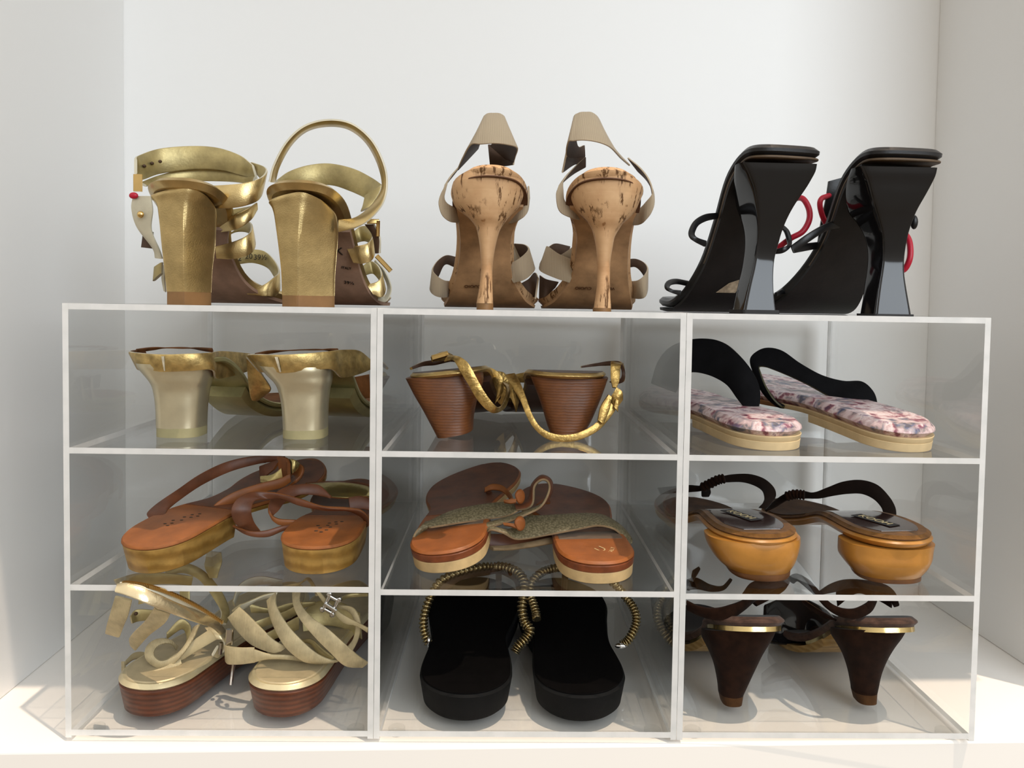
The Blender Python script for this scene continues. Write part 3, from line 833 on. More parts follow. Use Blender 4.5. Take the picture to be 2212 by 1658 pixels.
S = Sole(Z(1309, 1.2, TOP), 1.0, CP, [(0, 3.1, 3.1, 0), (.2, 3.0, 3.1, 0), (.36, 2.05, 3.1, -.1), (.5, 2.3, 3.4, -.1), (.62, 3.6, 4.1, -.1), (.72, 4.8, 4.4, 0), (.85, 4.6, 4.1, -.2), (1, 3.3, 2.8, -.4)], heel=(.2, 2.1))
cork_shoe(t, S, [(684, 1170, 1725, 4.3, 2.75, 1.2), (730, 1180, 1705, 4.2, 2.7, 1.8), (800, 1215, 1675, 4.1, 2.5, 2.3), (860, 1262, 1630, 4.0, 2.2, 1.8), (910, 1305, 1575, 3.9, 1.9, 1.4), (960, 1335, 1540, 3.8, 1.5, 1.1), (1020, 1352, 1508, 3.6, 1.2, .9), (1100, 1368, 1492, 3.4, .95, .75), (1200, 1375, 1477, 3.2, .75, .65), (1300, 1376, 1473, 3.1, .65, .6), (1400, 1372, 1473, 3.0, .65, .6), (1558, 1350, 1482, 3.0, .7, .65)], cB.z(1558, 3.0), (1342, 1482))
strap('sling_strap', t, cB, [(1275, 330, 7.6, 1280, 420, 7.6), (1225, 330, 6, 1150, 420, 5.5), (1200, 130, 4.4, 1155, 310, 3.4), (1235, 85, 4.2, 1200, 297, 2.9), (1290, 78, 4.2, 1280, 292, 2.6), (1340, 84, 4.2, 1390, 310, 2.7), (1385, 130, 4.3, 1480, 350, 3.1), (1440, 270, 5.4, 1560, 430, 4.6), (1510, 375, 6.6, 1625, 485, 6.2)], .0016, EL, n=90)
strap('sling_strap', t, cB, [(1160, 300, 6, 1110, 540, 6.5), (1220, 330, 7.6, 1200, 480, 8), (1275, 380, 8.6, 1282, 470, 9)], .0016, EI)
strap('ankle_strap', t, cB, [(1285, 420, 7.6, 1285, 500, 7.6), (1210, 490, 6.6, 1180, 560, 6.6), (1125, 590, 5.6, 1080, 650, 5.2), (1118, 690, 5.2, 1065, 740, 4.8), (1130, 755, 5.2, 1095, 840, 4.9), (1175, 785, 5.6, 1200, 890, 5.4), (1270, 800, 7.2, 1270, 900, 7.2)], .0016, EL)
strap('ankle_strap', t, cB, [(1600, 860, 7.5, 1600, 940, 7.5), (1690, 820, 6.5, 1690, 937, 6.5), (1750, 760, 5.6, 1745, 900, 5.6), (1795, 690, 5.3, 1800, 820, 5.3), (1768, 590, 5.8, 1805, 700, 5.6), (1700, 500, 6.6, 1765, 610, 6.4), (1610, 425, 7.4, 1690, 530, 7.2)], .0016, EL)
strap('toe_strap', t, cB, [(1000, 1120, 12.4, 940, 1240, 12.2), (1000, 1100, 11.6, 945, 1290, 11.4), (1090, 1160, 10.8, 1050, 1340, 10.8), (1232, 1218, 10.8, 1165, 1378, 10.8)], .0016, EL)
strap('toe_strap', t, cB, [(1003, 1105, 13, 990, 1210, 13), (1060, 1078, 13.6, 1060, 1180, 13.6), (1170, 1100, 13.8, 1150, 1200, 13.8)], .0016, EI)
strap('cross_strap', t, cB, [(1100, 1165, 13.6, 1150, 1200, 13.6), (1180, 1110, 13.2, 1215, 1200, 13.2), (1250, 1050, 12.6, 1260, 1130, 12.6)], .0016, EL)
strap('ankle_strap', t, cB, [(1250, 880, 8.6, 1180, 900, 9), (1265, 970, 10, 1215, 990, 10.5), (1290, 1040, 11.4, 1250, 1060, 11.8)], .0016, EI)
strap('toe_strap', t, cB, [(1600, 1365, 13.6, 1620, 1490, 14.2), (1680, 1360, 11.6, 1700, 1500, 12), (1735, 1320, 11.4, 1745, 1480, 11.4), (1760, 1270, 12.4, 1758, 1400, 12.4), (1735, 1225, 13.4, 1735, 1330, 13.4), (1670, 1195, 14, 1670, 1260, 14), (1590, 1200, 15, 1590, 1270, 15)], .0016, EL)
strap('toe_strap', t, cB, [(940, 1320, 14.4, 935, 1500, 14.4), (990, 1350, 14, 985, 1480, 14), (1080, 1370, 14.6, 1050, 1420, 14.6)], .0016, EI)
for body, tt, u in (('CUOIO', .545, -.30), ('VERO', .545, .40)):
    p = S.pt(tt, u, -.3)
    text('sole_stamp', t, body, .0046, p, (-1, 0, 0), (S.pt(tt, u, -.6) - p), M['tan_print'] if 'tan_print' in M else M['welt'])

# ================================================================== TOP ROW, black heels
G = 'black high-heeled sandals with red cords on the right rack'
BK = [M['black']] * 3
def flare_heel(t, C, rows, cap, mat=None):
    rings = []
    for y, L, R, d, k, sk in rows:
        z = C.z(y, d)
        a, b = C.Z(L, d, z), C.Z(R, d, z)
        s = Vector((sk * .01, k * .01, 0))
        rings.append(corners([a, b, b + s, a + s], .13))
    h = loft('heel', t, rings, mat or M['patent'], sub=4, n=44, sharp=50)
    y, L, R, d, k, sk = cap
    rs = []
    for z in (C.z(y, d), TOP):
        a, b = C.Z(L, d, z), C.Z(R, d, z)
        s = Vector((sk * .01, k * .01, 0))
        rs.append(corners([a, b, b + s, a + s], .12))
    loft('heel_tip', h, rs, M['rubber'], sub=1, n=44)
def black_soles(t, S):
    o = S.slab('outsole', t, -0.22, 0.0, [M['black_sole']], 0.12, 0.08, t0=.1)
    S.slab('welt', t, 0.0, 0.2, [M['welt']], 0.05, 0.05, t1=.5, bev=.05)
    S.slab('insole', t, 0.2, 1.05, [M['black']], 0.02, 0.0, bev=0.3)
    return o
BP = [(0, 0, 12.1), (.12, 2.4, 12.0), (.22, 4.4, 10.8), (.36, 6.8, 7.6), (.5, 9.1, 4.2), (.63, 11.3, 1.5), (.74, 13.6, .35), (.88, 16.5, .35), (1, 19, .5)]
t = thing('heeled_sandal', Z(1640, 4, TOP), 'black high-heeled sandal with red cord loop and worn sticker under its sole', 'sandal', G)
S = Sole(Z(1703, 1.3, TOP), -11, BP, [(0, 3.0, 3.0, 0), (.2, 3.1, 2.6, 0), (.38, 2.9, 2.0, 0), (.5, 3.0, 2.2, 0), (.62, 3.6, 3.2, 0), (.76, 4.0, 3.9, 0), (.9, 3.8, 3.6, 0), (1, 3.1, 2.8, 0)], heel=(.09, 3.2), toe=(.1, 3.0))
o = black_soles(t, S)
flare_heel(t, cC, [(205, 655, 1215, 1.7, 1.4, -.2), (260, 690, 1205, 1.75, 2.2, -.4), (330, 720, 1170, 1.85, 3.0, -.5), (400, 745, 1128, 1.95, 3.4, -.6), (500, 765, 1060, 2.1, 3.7, -.6), (600, 775, 1003, 2.25, 3.1, -.5), (700, 776, 960, 2.4, 2.6, -.4), (800, 771, 930, 2.5, 2.2, -.4), (900, 757, 903, 2.55, 2.0, -.4), (1000, 738, 892, 2.5, 1.9, -.4), (1100, 713, 891, 2.4, 1.9, -.4), (1200, 690, 897, 2.28, 1.9, -.4), (1297, 670, 908, 2.15, 2.0, -.4)], (1295, 664, 936, 2.05, 2.3, -.5))
p = [S.pt(*q, -.27) for q in ((.60, -.28), (.60, .30), (.535, .62), (.56, -.02))]
mesh_obj('sticker', p + [q + Vector((0, -.0004, -.0002)) for q in p], [(0, 1, 2, 3), (4, 5, 6, 7), (0, 1, 5, 4), (1, 2, 6, 5), (2, 3, 7, 6), (3, 0, 4, 7)], M['sticker'], o, smooth=False)
strap('ankle_strap', t, cC, [(470, 610, 7.5, 470, 655, 7.5), (380, 622, 6.8, 395, 672, 6.8), (305, 668, 6.2, 335, 705, 6.2), (265, 740, 5.6, 310, 755, 5.6), (270, 790, 5.2, 312, 780, 5.2), (310, 825, 5.2, 335, 795, 5.2), (380, 860, 5.8, 390, 815, 5.8)], .0025, BK)
strap('toe_strap', t, cC, [(260, 1110, 13.4, 255, 1150, 13.4), (170, 1095, 13, 180, 1135, 13), (110, 1108, 12, 130, 1145, 12), (88, 1150, 11.2, 122, 1170, 11.2), (120, 1190, 10.8, 150, 1175, 10.8), (200, 1220, 11, 205, 1180, 11)], .0025, BK)
strap('ankle_strap', t, cC, [(945, 690, 9, 920, 700, 9), (1000, 740, 8.6, 965, 750, 8.6), (1022, 810, 8.2, 985, 820, 8.2), (1015, 860, 7.6, 985, 850, 7.6), (960, 905, 7.4, 950, 865, 7.4), (895, 915, 8, 895, 880, 8)], .0025, BK)
tube('red_cord', t, [cC(*q) for q in ((1010, 530, 11), (1065, 502, 10), (1112, 515, 9.2), (1150, 590, 8.8), (1148, 670, 8.6), (1100, 750, 8.4), (1020, 795, 8.6), (950, 845, 9), (900, 890, 9.6))], .0026, M['red'])
t = thing('heeled_sandal', Z(1925, 4, TOP), 'black high-heeled sandal with tall back cuff and red cord, at the far right on top', 'sandal', G)
S = Sole(Z(1962, 1.3, TOP), -7, BP, [(0, 3.15, 3.15, 0), (.2, 3.2, 2.9, 0), (.38, 3.0, 2.3, 0), (.5, 3.6, 2.4, 0), (.62, 4.6, 3.2, -.3), (.74, 5.2, 3.9, -.6), (.9, 4.6, 3.6, -.6), (1, 3.6, 2.8, -.5)], heel=(.09, 3.2), toe=(.1, 3.0))
black_soles(t, S)
flare_heel(t, cC, [(215, 1530, 2100, 1.7, 1.4, -.2), (270, 1555, 2090, 1.75, 2.2, -.4), (330, 1580, 2065, 1.85, 3.0, -.5), (420, 1605, 2018, 1.95, 3.4, -.6), (520, 1635, 1962, 2.1, 3.7, -.6), (600, 1660, 1925, 2.25, 3.1, -.5), (700, 1688, 1890, 2.4, 2.6, -.4), (800, 1700, 1868, 2.5, 2.2, -.4), (900, 1697, 1855, 2.55, 2.0, -.4), (1000, 1684, 1855, 2.5, 1.9, -.4), (1100, 1668, 1868, 2.4, 1.9, -.4), (1200, 1654, 1885, 2.28, 1.9, -.4), (1312, 1640, 1905, 2.15, 2.0, -.4)], (1310, 1634, 1926, 2.05, 2.3, -.5))
strap('ankle_cuff', t, cC, [(1420, 345, 10.5, 1290, 380, 10.5), (1410, 500, 10.5, 1272, 500, 10.5), (1400, 650, 11, 1235, 680, 11), (1390, 850, 12, 1205, 880, 12), (1370, 1000, 13, 1185, 1050, 13), (1300, 1120, 14, 1168, 1172, 14)], .003, BK)
strap('ankle_strap', t, cC, [(1390, 655, 7.8, 1385, 720, 7.8), (1270, 690, 7.2, 1275, 745, 7.2), (1130, 770, 6.8, 1140, 830, 6.8), (1018, 850, 7, 1040, 905, 7)], .0025, BK)
strap('ankle_strap', t, cC, [(1020, 852, 7.2, 1042, 906, 7.2), (1120, 835, 8.6, 1130, 890, 8.6), (1260, 820, 10.2, 1260, 865, 10.2)], .0025, BK)
strap('toe_strap', t, cC, [(905, 1195, 11.5, 905, 1225, 11.5), (960, 1168, 12, 960, 1208, 12), (1040, 1165, 12.6, 1040, 1210, 12.6), (1140, 1195, 13, 1130, 1225, 13)], .0025, BK)
tube('red_cord', t, [cC(*q) for q in ((1330, 470, 11.6), (1278, 490, 10), (1240, 508, 9.6), (1229, 555, 9.5), (1250, 640, 9.6), (1300, 740, 9.8), (1330, 800, 9.8), (1352, 832, 10))], .0024, M['red'])
tube('red_cord', t, [cC(*q) for q in ((1840, 750, 9.5), (1878, 800, 9), (1893, 870, 8.6), (1888, 950, 8.4), (1855, 1020, 8.6), (1800, 1050, 9))], .0026, M['red'])
ball('buckle', t, cC(1922, 680, 6), .003, M['black'], (1, 1, 2))

# ================================================================== FIRST SHELF, gold mules
G = 'gold satin heel mules on the top shelf of the left rack'
Z1L, Z2L = SH['L']
Z1M, Z2M = SH['M']
Z1R, Z2R = SH['R']
def ring_rows(name, par, C, rows, mat, zrows=None, n=36, sub=4, p=2.6, pf=5):
    """rows (y, L, R, d, back, front): D-shaped heel rings measured between L and R at depth d."""
    rings = []
    for i, (y, L, R, d, bk, fr, *tl) in enumerate(rows):
        tl = tl[0] if tl else 0.0
        z = zrows[i] if zrows and zrows[i] is not None else C.z(y, d - bk)
        a, b = C.Z(L, d, z), C.Z(R, d, z)
        c, hw = (a + b) / 2, (b - a).length / 2
        rg = []
        for k in range(24):
            ca, sa = cos(k * pi / 12), sin(k * pi / 12)
            q = pf if sa > 0 else p
            yo = (fr if sa > 0 else bk) * .01 * abs(sa) ** (2 / q) * (1 if sa > 0 else -1)
            rg.append(c + Vector((hw * abs(ca) ** (2 / q) * (1 if ca > 0 else -1), yo, -tl * (yo + bk * .01))))
        rings.append(rg)
    return loft(name, par, rings, mat, sub=sub, n=n, sharp=45)
GO = [M['gold_old'], M['rust'], M['worn_rim']]
MP = [(0, 0, 6.1), (.14, 3.2, 6.1), (.25, 5.6, 4.9), (.36, 8, 2.7), (.46, 10.5, 1.5), (.6, 13.6, 1.1), (.75, 17, 1.0), (1, 21.6, 1.1)]
t = thing('heeled_mule', Z(400, 5, Z1L), 'gold mule with flared satin heel, left one on the top shelf of the left rack', 'mule', G)
S = Sole(Z(386, 4.9, Z1L), 12, MP, [(0, 2.6, 2.6, 0), (.2, 2.5, 2.3, 0), (.42, 2.6, 2.5, 0), (.6, 3.4, 3.4, 0), (.78, 4.3, 4.3, 0), (.92, 3.6, 3.9, 0), (1, 2.6, 3.0, 0)], heel=(.13, 2.3))
S.slab('outsole', t, -1.0, -.1, [M['gold_sole']], .25, .05, t0=.3, bev=.3)
S.slab('insole', t, -.1, .35, [M['gold_sole'], M['rust']], 0, 0, bev=.1)
h = ring_rows('heel', t, cD, [(442, 536, 978, 4.2, 2.3, 2.0), (470, 546, 982, 4.2, 2.3, 2.0), (500, 570, 974, 4.2, 2.2, 2.0), (550, 611, 955, 4.1, 2.0, 1.8), (600, 632, 940, 4.1, 1.8, 1.6), (700, 647, 928, 4.0, 1.7, 1.5), (828, 652, 922, 4.0, 1.7, 1.5)], M['gold_satin'])
ring_rows('heel_tip', h, cD, [(826, 655, 922, 4.0, 1.7, 1.5), (858, 655, 922, 4.0, 1.7, 1.5)], M['rubber_tip'], [None, Z1L], sub=1)
strap('heel_cup', t, cD, [(560, 322, 10, 600, 440, 9.5), (500, 326, 7, 540, 440, 6.2), (478, 334, 4, 537, 444, 3.8), (560, 344, 2.3, 590, 452, 2.4), (690, 350, 1.8, 700, 454, 2.0), (850, 345, 2.1, 850, 448, 2.2), (960, 340, 3.4, 975, 445, 3.2), (1020, 330, 5.5, 1000, 496, 5), (1110, 335, 8, 1100, 480, 7.6), (1200, 345, 10.5, 1192, 452, 10)], .0028, GO, n=90)
strap('collar', t, cD, [(512, 326, 5.5, 520, 332, 5.3), (600, 314, 8, 610, 320, 8), (710, 307, 9.5, 710, 314, 9.5), (840, 309, 9, 840, 316, 9), (980, 320, 6.5, 975, 330, 6)], .003, [M['rust'], M['rust'], M['rust']])
strap('vamp_strap', t, cD, [(935, 500, 11, 920, 640, 11), (1040, 495, 12, 1060, 610, 12.2), (1135, 485, 13.4, 1160, 590, 13.4), (1180, 560, 14.5, 1225, 622, 14.5)], .0022, [M['rust'], M['gold_old'], M['worn_rim']])
strap('vamp_strap', t, cD, [(1150, 478, 16, 1160, 560, 16), (1195, 500, 15.4, 1230, 590, 15.4)], .003, [M['dark_print'], M['rust'], M['worn_rim']])
o = strap('seam_tape', t, cD, [(685, 362, 1.62, 690, 450, 1.8), (668, 362, 1.62, 684, 450, 1.8)], .0006, M['worn_rim'], n=8)
t = thing('heeled_mule', Z(660, 5, Z1L), 'gold mule with flared satin heel, right one of its pair beside the divider', 'mule', G)
S = Sole(Z(652, 4.9, Z1L), 7, MP, [(0, 2.6, 2.6, 0), (.2, 2.4, 2.4, 0), (.42, 2.5, 2.6, 0), (.6, 3.4, 3.2, 0), (.78, 4.3, 3.6, -.2), (.92, 3.9, 3.0, -.5), (1, 3.0, 2.4, -.6)], heel=(.13, 2.3))
S.slab('outsole', t, -1.0, -.1, [M['gold_sole']], .25, .05, t0=.3, bev=.3)
S.slab('insole', t, -.1, .35, [M['gold_sole'], M['rust']], 0, 0, bev=.1)
h = ring_rows('heel', t, cD, [(448, 1272, 1690, 4.2, 2.3, 2.0), (475, 1290, 1692, 4.2, 2.3, 2.0), (510, 1320, 1690, 4.2, 2.2, 2.0), (550, 1360, 1688, 4.1, 2.0, 1.8), (600, 1384, 1677, 4.1, 1.8, 1.6), (700, 1404, 1668, 4.0, 1.7, 1.5), (830, 1412, 1664, 4.0, 1.7, 1.5)], M['gold_satin'])
ring_rows('heel_tip', h, cD, [(828, 1412, 1665, 4.0, 1.7, 1.5), (860, 1412, 1665, 4.0, 1.7, 1.5)], M['rubber_tip'], [None, Z1L], sub=1)
strap('heel_cup', t, cD, [(1190, 352, 4.8, 1275, 455, 4.4), (1240, 350, 2.8, 1310, 458, 3.0), (1370, 352, 1.8, 1400, 462, 2.0), (1530, 345, 2.0, 1540, 452, 2.2), (1690, 330, 3.4, 1690, 440, 3.2), (1760, 322, 5, 1760, 490, 4.8), (1860, 328, 7, 1860, 470, 6.8), (1935, 385, 8.6, 1935, 440, 8.4)], .0028, GO, n=80)
strap('collar', t, cD, [(1230, 350, 5.2, 1235, 358, 5), (1330, 332, 8, 1340, 338, 8), (1500, 320, 9, 1500, 327, 9), (1640, 318, 8, 1640, 326, 8), (1740, 322, 6, 1735, 332, 5.6)], .003, [M['rust'], M['rust'], M['rust']])
strap('vamp_strap', t, cD, [(1265, 455, 5.2, 1184, 365, 5), (1330, 555, 6.2, 1195, 520, 6), (1300, 590, 7, 1212, 618, 7), (1262, 615, 7.4, 1242, 628, 7.4)], .0024, GO)
strap('vamp_strap', t, cD, [(1690, 480, 11, 1675, 640, 11), (1800, 490, 11.6, 1800, 630, 11.6), (1925, 470, 12.2, 1932, 612, 12.2)], .0022, [M['rust'], M['gold_old'], M['worn_rim']])
strap('seam_tape', t, cD, [(1372, 366, 1.55, 1392, 458, 1.78), (1354, 366, 1.58, 1384, 458, 1.8)], .0006, M['worn_rim'], n=8)

# ================================================================== FIRST SHELF, stacked wedges
G = 'stacked leather heel sandals with bronze straps on the top shelf of the middle rack'
BR = [M['bronze'], M['brown_sole'], M['bronze']]
WP = [(0, 0, 5.12), (.16, 3.8, 5.05), (.3, 7, 4.2), (.46, 10.6, 2.7), (.6, 13.4, 1.3), (.75, 16.4, .7), (1, 20.4, 1.2)]
def wedge(t, S, rows, roll=0):
    S.slab('outsole', t, -.55, 0, [M['brown_sole']], .2, .1, t0=.24, bev=.15)
    S.slab('insole', t, 0, .5, [M['gold_rim'], M['brown_sole']], .0, .0, bev=.2)
    rings = []
    for (x0, y0, d0), (x1, y1, d1), fr in rows:
        a, b = cE(x0, y0, d0), cE(x1, y1, d1)
        c, h = (a + b) / 2, (b - a) / 2
        rg = []
        for k in range(24):
            ca, sa = cos(k * pi / 12), sin(k * pi / 12)
            q = 6 if sa > 0 else 2.6
            rg.append(c + h * (abs(ca) ** (2 / q) * (1 if ca > 0 else -1)) + Vector((.08, 1, 0)) * ((fr if sa > 0 else 1.9) * .01 * abs(sa) ** (2 / q) * (1 if sa > 0 else -1)))
        rings.append(rg)
    return loft('heel', t, rings, M['stack'], sub=4, n=36, sharp=45)
t = thing('heeled_sandal', Z(980, 5, Z1M), 'brown stacked-heel sandal leaning left, bronze strap slipped over its back', 'sandal', G)
S = Sole(Z(966, 6.0, Z1M), 11, WP, [(0, 3.4, 3.4, 0), (.2, 3.5, 3.3, 0), (.45, 2.8, 2.6, 0), (.6, 3.3, 3.2, 0), (.76, 4.1, 4.0, 0), (.92, 3.4, 3.4, 0), (1, 2.4, 2.6, 0)], heel=(.14, 2.4), roll=-7)
wedge(t, S, [((272, 548, 4.2), (782, 482, 4.4), 2.0), ((330, 660, 4.0), (785, 580, 4.2), 1.8), ((395, 770, 3.8), (745, 700, 4.0), 1.6), ((450, 870, 3.7), (722, 810, 3.9), 1.5), ((488, 940, 3.6), (716, 900, 3.8), 1.4)])
strap('ankle_strap', t, cE, [(560, 395, 3.4, 530, 440, 3.4), (610, 400, 2.4, 585, 430, 2.4), (650, 415, 1.7, 610, 455, 1.7), (695, 455, 1.4, 640, 510, 1.4), (745, 545, 1.3, 695, 600, 1.3), (805, 650, 1.3, 755, 700, 1.3), (872, 735, 1.6, 825, 770, 1.6), (905, 742, 2.4, 880, 782, 2.2), (930, 700, 4, 940, 745, 3.6), (948, 620, 6, 968, 660, 5.6), (920, 580, 8, 965, 600, 8)], .0018, BR, n=100)
strap('ankle_strap', t, cE, [(300, 478, 5, 310, 492, 5), (380, 440, 7, 385, 470, 7), (470, 425, 8, 470, 462, 8), (570, 405, 7, 570, 440, 7), (640, 412, 5, 625, 450, 5)], .0024, [M['brown_sole'], M['bronze'], M['bronze']])
bar('buckle', t, cE(446, 415, 4.2), cE(554, 384, 4.4), .0065, .005, M['brass'])
strap('buckle_strap', t, cE, [(440, 405, 5, 450, 440, 5), (520, 370, 6, 530, 430, 6), (580, 390, 7, 590, 440, 7)], .002, BR)
strap('instep_strap', t, cE, [(815, 470, 9, 805, 520, 9), (880, 500, 8.6, 850, 560, 8.6), (925, 560, 8.4, 880, 640, 8.4), (925, 640, 8.6, 870, 720, 8.6)], .0018, BR)
strap('instep_strap', t, cE, [(880, 500, 10, 870, 590, 10), (940, 520, 10.4, 950, 640, 10.4), (1000, 620, 10.4, 1000, 740, 10.4), (1030, 700, 10.8, 1010, 778, 10.8)], .0018, BR)
strap('instep_strap', t, cE, [(820, 480, 12, 800, 600, 12), (900, 510, 12.4, 880, 700, 12.4), (960, 580, 12.4, 930, 750, 12.4)], .0018, BR)
strap('toe_strap', t, cE, [(1000, 525, 14, 1000, 575, 14), (1060, 515, 14.6, 1060, 570, 14.6), (1120, 535, 14.6, 1120, 585, 14.6)], .0018, BR)
t = thing('heeled_sandal', Z(1228, 5, Z1M), 'brown stacked-heel sandal standing upright, bronze strap hanging in a loop before its heel', 'sandal', G)
S = Sole(Z(1232, 6.0, Z1M), -7, WP, [(0, 3.5, 3.5, 0), (.2, 3.4, 3.5, 0), (.45, 2.6, 2.8, 0), (.6, 3.2, 3.3, 0), (.76, 4.0, 4.1, 0), (.92, 3.4, 3.4, 0), (1, 2.6, 2.4, 0)], heel=(.14, 2.4), roll=1)
wedge(t, S, [((1105, 530, 4.2), (1632, 548, 4.3), 2.0), ((1150, 640, 4.1), (1600, 640, 4.2), 1.8), ((1185, 740, 4.0), (1560, 740, 4.0), 1.6), ((1215, 840, 3.9), (1515, 840, 3.9), 1.5), ((1243, 918, 3.8), (1470, 918, 3.8), 1.4)])
strap('ankle_strap', t, cE, [(1005, 520, 5, 940, 530, 5), (1040, 580, 3.6, 985, 610, 3.6), (1080, 680, 2.4, 1040, 700, 2.4), (1120, 790, 1.6, 1085, 810, 1.6), (1170, 870, 1.2, 1140, 895, 1.2), (1240, 915, 1.0, 1225, 960, 1.0), (1330, 930, 1.0, 1330, 978, 1.0), (1430, 915, 1.1, 1445, 962, 1.1), (1530, 865, 1.5, 1560, 905, 1.5), (1600, 790, 2.0, 1640, 820, 2.0), (1655, 700, 2.4, 1700, 730, 2.4), (1690, 640, 2.8, 1728, 660, 2.8)], .0018, BR, n=110)
strap('ankle_strap', t, cE, [(1735, 455, 5, 1650, 440, 4.4), (1715, 470, 4.2, 1648, 470, 4), (1708, 560, 3.6, 1650, 560, 3.6), (1690, 615, 3.2, 1660, 612, 3.2)], .0018, BR)
strap('ankle_strap', t, cE, [(1450, 468, 8, 1450, 480, 8), (1540, 450, 8.2, 1545, 470, 8.2), (1650, 435, 7.4, 1650, 465, 7.2), (1715, 440, 6, 1712, 475, 6), (1745, 500, 5.2, 1722, 510, 5.2), (1738, 570, 5, 1712, 555, 5.2), (1690, 590, 5.4, 1640, 572, 5.6)], .0026, [M['brown_sole'], M['bronze'], M['bronze']])
strap('keeper', t, cE, [(1690, 610, 2.3, 1640, 690, 2.3), (1725, 640, 2.2, 1660, 720, 2.2), (1730, 690, 2.3, 1690, 745, 2.3)], .003, BR)
strap('strap_end', t, cE, [(1655, 680, 1.9, 1630, 660, 1.9), (1640, 760, 1.6, 1580, 740, 1.6), (1600, 860, 1.4, 1560, 830, 1.4)], .003, BR)
strap('strap_end', t, cE, [(1700, 700, 2.0, 1680, 690, 2.0), (1698, 778, 1.9, 1668, 740, 1.9)], .002, BR)
strap('instep_strap', t, cE, [(1010, 525, 12, 1010, 580, 12), (1080, 510, 11.4, 1080, 580, 11.4), (1150, 525, 11, 1150, 590, 11)], .0018, BR)
ring_rows('toe_pad', t, cE, [(625, 1070, 1150, 17, 1, 3), (680, 1060, 1160, 17, 1.2, 3), (740, 1075, 1165, 17, 1, 3)], M['brown_sole'])

# ================================================================== FIRST SHELF, floral slides
G = 'floral flat slides with black bands on the top shelf of the right rack'
SL = [M['black_suede'], M['black_suede'], M['olive_edge']]
FP = [(0, 0, 1.15), (.3, 7.2, 1.15), (.5, 12, 1.0), (.75, 18, .55), (1, 24.6, .7)]
def slide(t, S):
    S.slab('outsole', t, -1.15, -.45, [M['cream_sole']], .12, .08, t0=0.0, t1=.44, bev=.03)
    S.slab('midsole', t, -.45, 0, [M['cream_sole']], .1, .02, bev=.03, t1=.60)
    S.slab('front_sole', t, -.45, 0, [M['tan_edge']], .12, .04, t0=.5, bev=.03)
    S.slab('footbed', t, 0, 1.05, [M['floral']], .0, .05, bev=.42)
t = thing('slide_sandal', Z(1640, 8, Z1R), 'floral slide with broad black band, left one of the floral pair', 'slide', G)
S = Sole(Z(1690, 2.0, Z1R), -12, FP, [(0, 3.1, 3.1, 0), (.2, 3.2, 3.1, 0), (.45, 2.9, 3.0, 0), (.62, 3.6, 3.6, 0), (.76, 4.3, 4.2, 0), (.9, 3.8, 3.7, 0), (1, 2.6, 2.8, 0)], heel=(.15, 2.2), toe=(.2, 2.2), pitch=2.5)
slide(t, S)
strap('band', t, cF, [(-100, 500, 15.5, 60, 560, 14), (-60, 370, 16, 90, 500, 14.4), (20, 270, 16, 130, 440, 14.6), (150, 220, 15.4, 190, 430, 14.4), (280, 215, 14.4, 290, 455, 13.4), (380, 245, 13.2, 390, 512, 12.2), (470, 320, 12, 460, 605, 11), (545, 410, 11.2, 500, 655, 10.4), (592, 500, 10.6, 535, 672, 10.2), (602, 585, 10.4, 560, 676, 10.2), (585, 662, 10.4, 575, 680, 10.3)], .0032, SL, n=110)
t = thing('slide_sandal', Z(1900, 8, Z1R), 'floral slide with narrow black band, right one of the floral pair', 'slide', G)
S = Sole(Z(1985, 2.0, Z1R), -14, FP, [(0, 3.1, 3.1, 0), (.2, 3.1, 3.2, 0), (.45, 3.0, 2.9, 0), (.62, 3.6, 3.6, 0), (.76, 4.2, 4.3, 0), (.9, 3.7, 3.8, 0), (1, 2.8, 2.6, 0)], heel=(.15, 2.2), toe=(.2, 2.2), pitch=6)
slide(t, S)
strap('band', t, cF, [(800, 655, 14.5, 745, 655, 14.2), (720, 650, 14.8, 690, 600, 14.4), (620, 560, 15.6, 640, 520, 15), (560, 430, 16.4, 605, 430, 15.6), (540, 345, 17, 600, 395, 16), (590, 292, 17.2, 640, 395, 16), (660, 273, 17, 690, 412, 15.8), (750, 295, 16.6, 760, 440, 15.4), (860, 372, 15.8, 850, 480, 14.8), (1000, 450, 14.8, 950, 530, 13.8), (1140, 488, 13.8, 1060, 590, 12.8), (1260, 492, 12.8, 1140, 615, 12), (1330, 550, 12, 1230, 640, 11.4), (1356, 620, 11.6, 1310, 655, 11.4), (1350, 668, 11.5, 1340, 668, 11.5)], .0032, SL, n=120)

# ================================================================== SECOND SHELF, tan sandals with wooden heels
G = 'tan leather sandals with gold knots on the second shelf of the left rack'
TN = [M['cognac'], M['cognac_dark'], M['cognac_edge']]
TI = [M['cognac_dark'], M['cognac'], M['cognac_edge']]
TP = [(0, 0, 2.05), (.3, 7.5, 1.95), (.5, 12.5, 1.1), (.7, 17, .55), (1, 25, .9)]
def wood_sandal(t, S):
    S.slab('heel', t, -2.05, -.02, [M['wood_gold']], .25, .06, t0=0, t1=.35, bev=.06)
    S.slab('outsole', t, -.35, -.02, [M['wood_gold']], .05, .05, t0=.3)
    S.slab('insole', t, 0, .3, [M['cognac_edge'], M['cognac']], 0, .02, bev=.1)
    S.slab('forefoot_lining', t, .28, .34, [M['cognac_dark']], .25, .25, t0=.34, t1=.985)
t = thing('flat_sandal', Z(330, 6, Z2L), 'tan leather sandal with gilded wooden heel, toe propped up, left one of its pair', 'sandal', G)
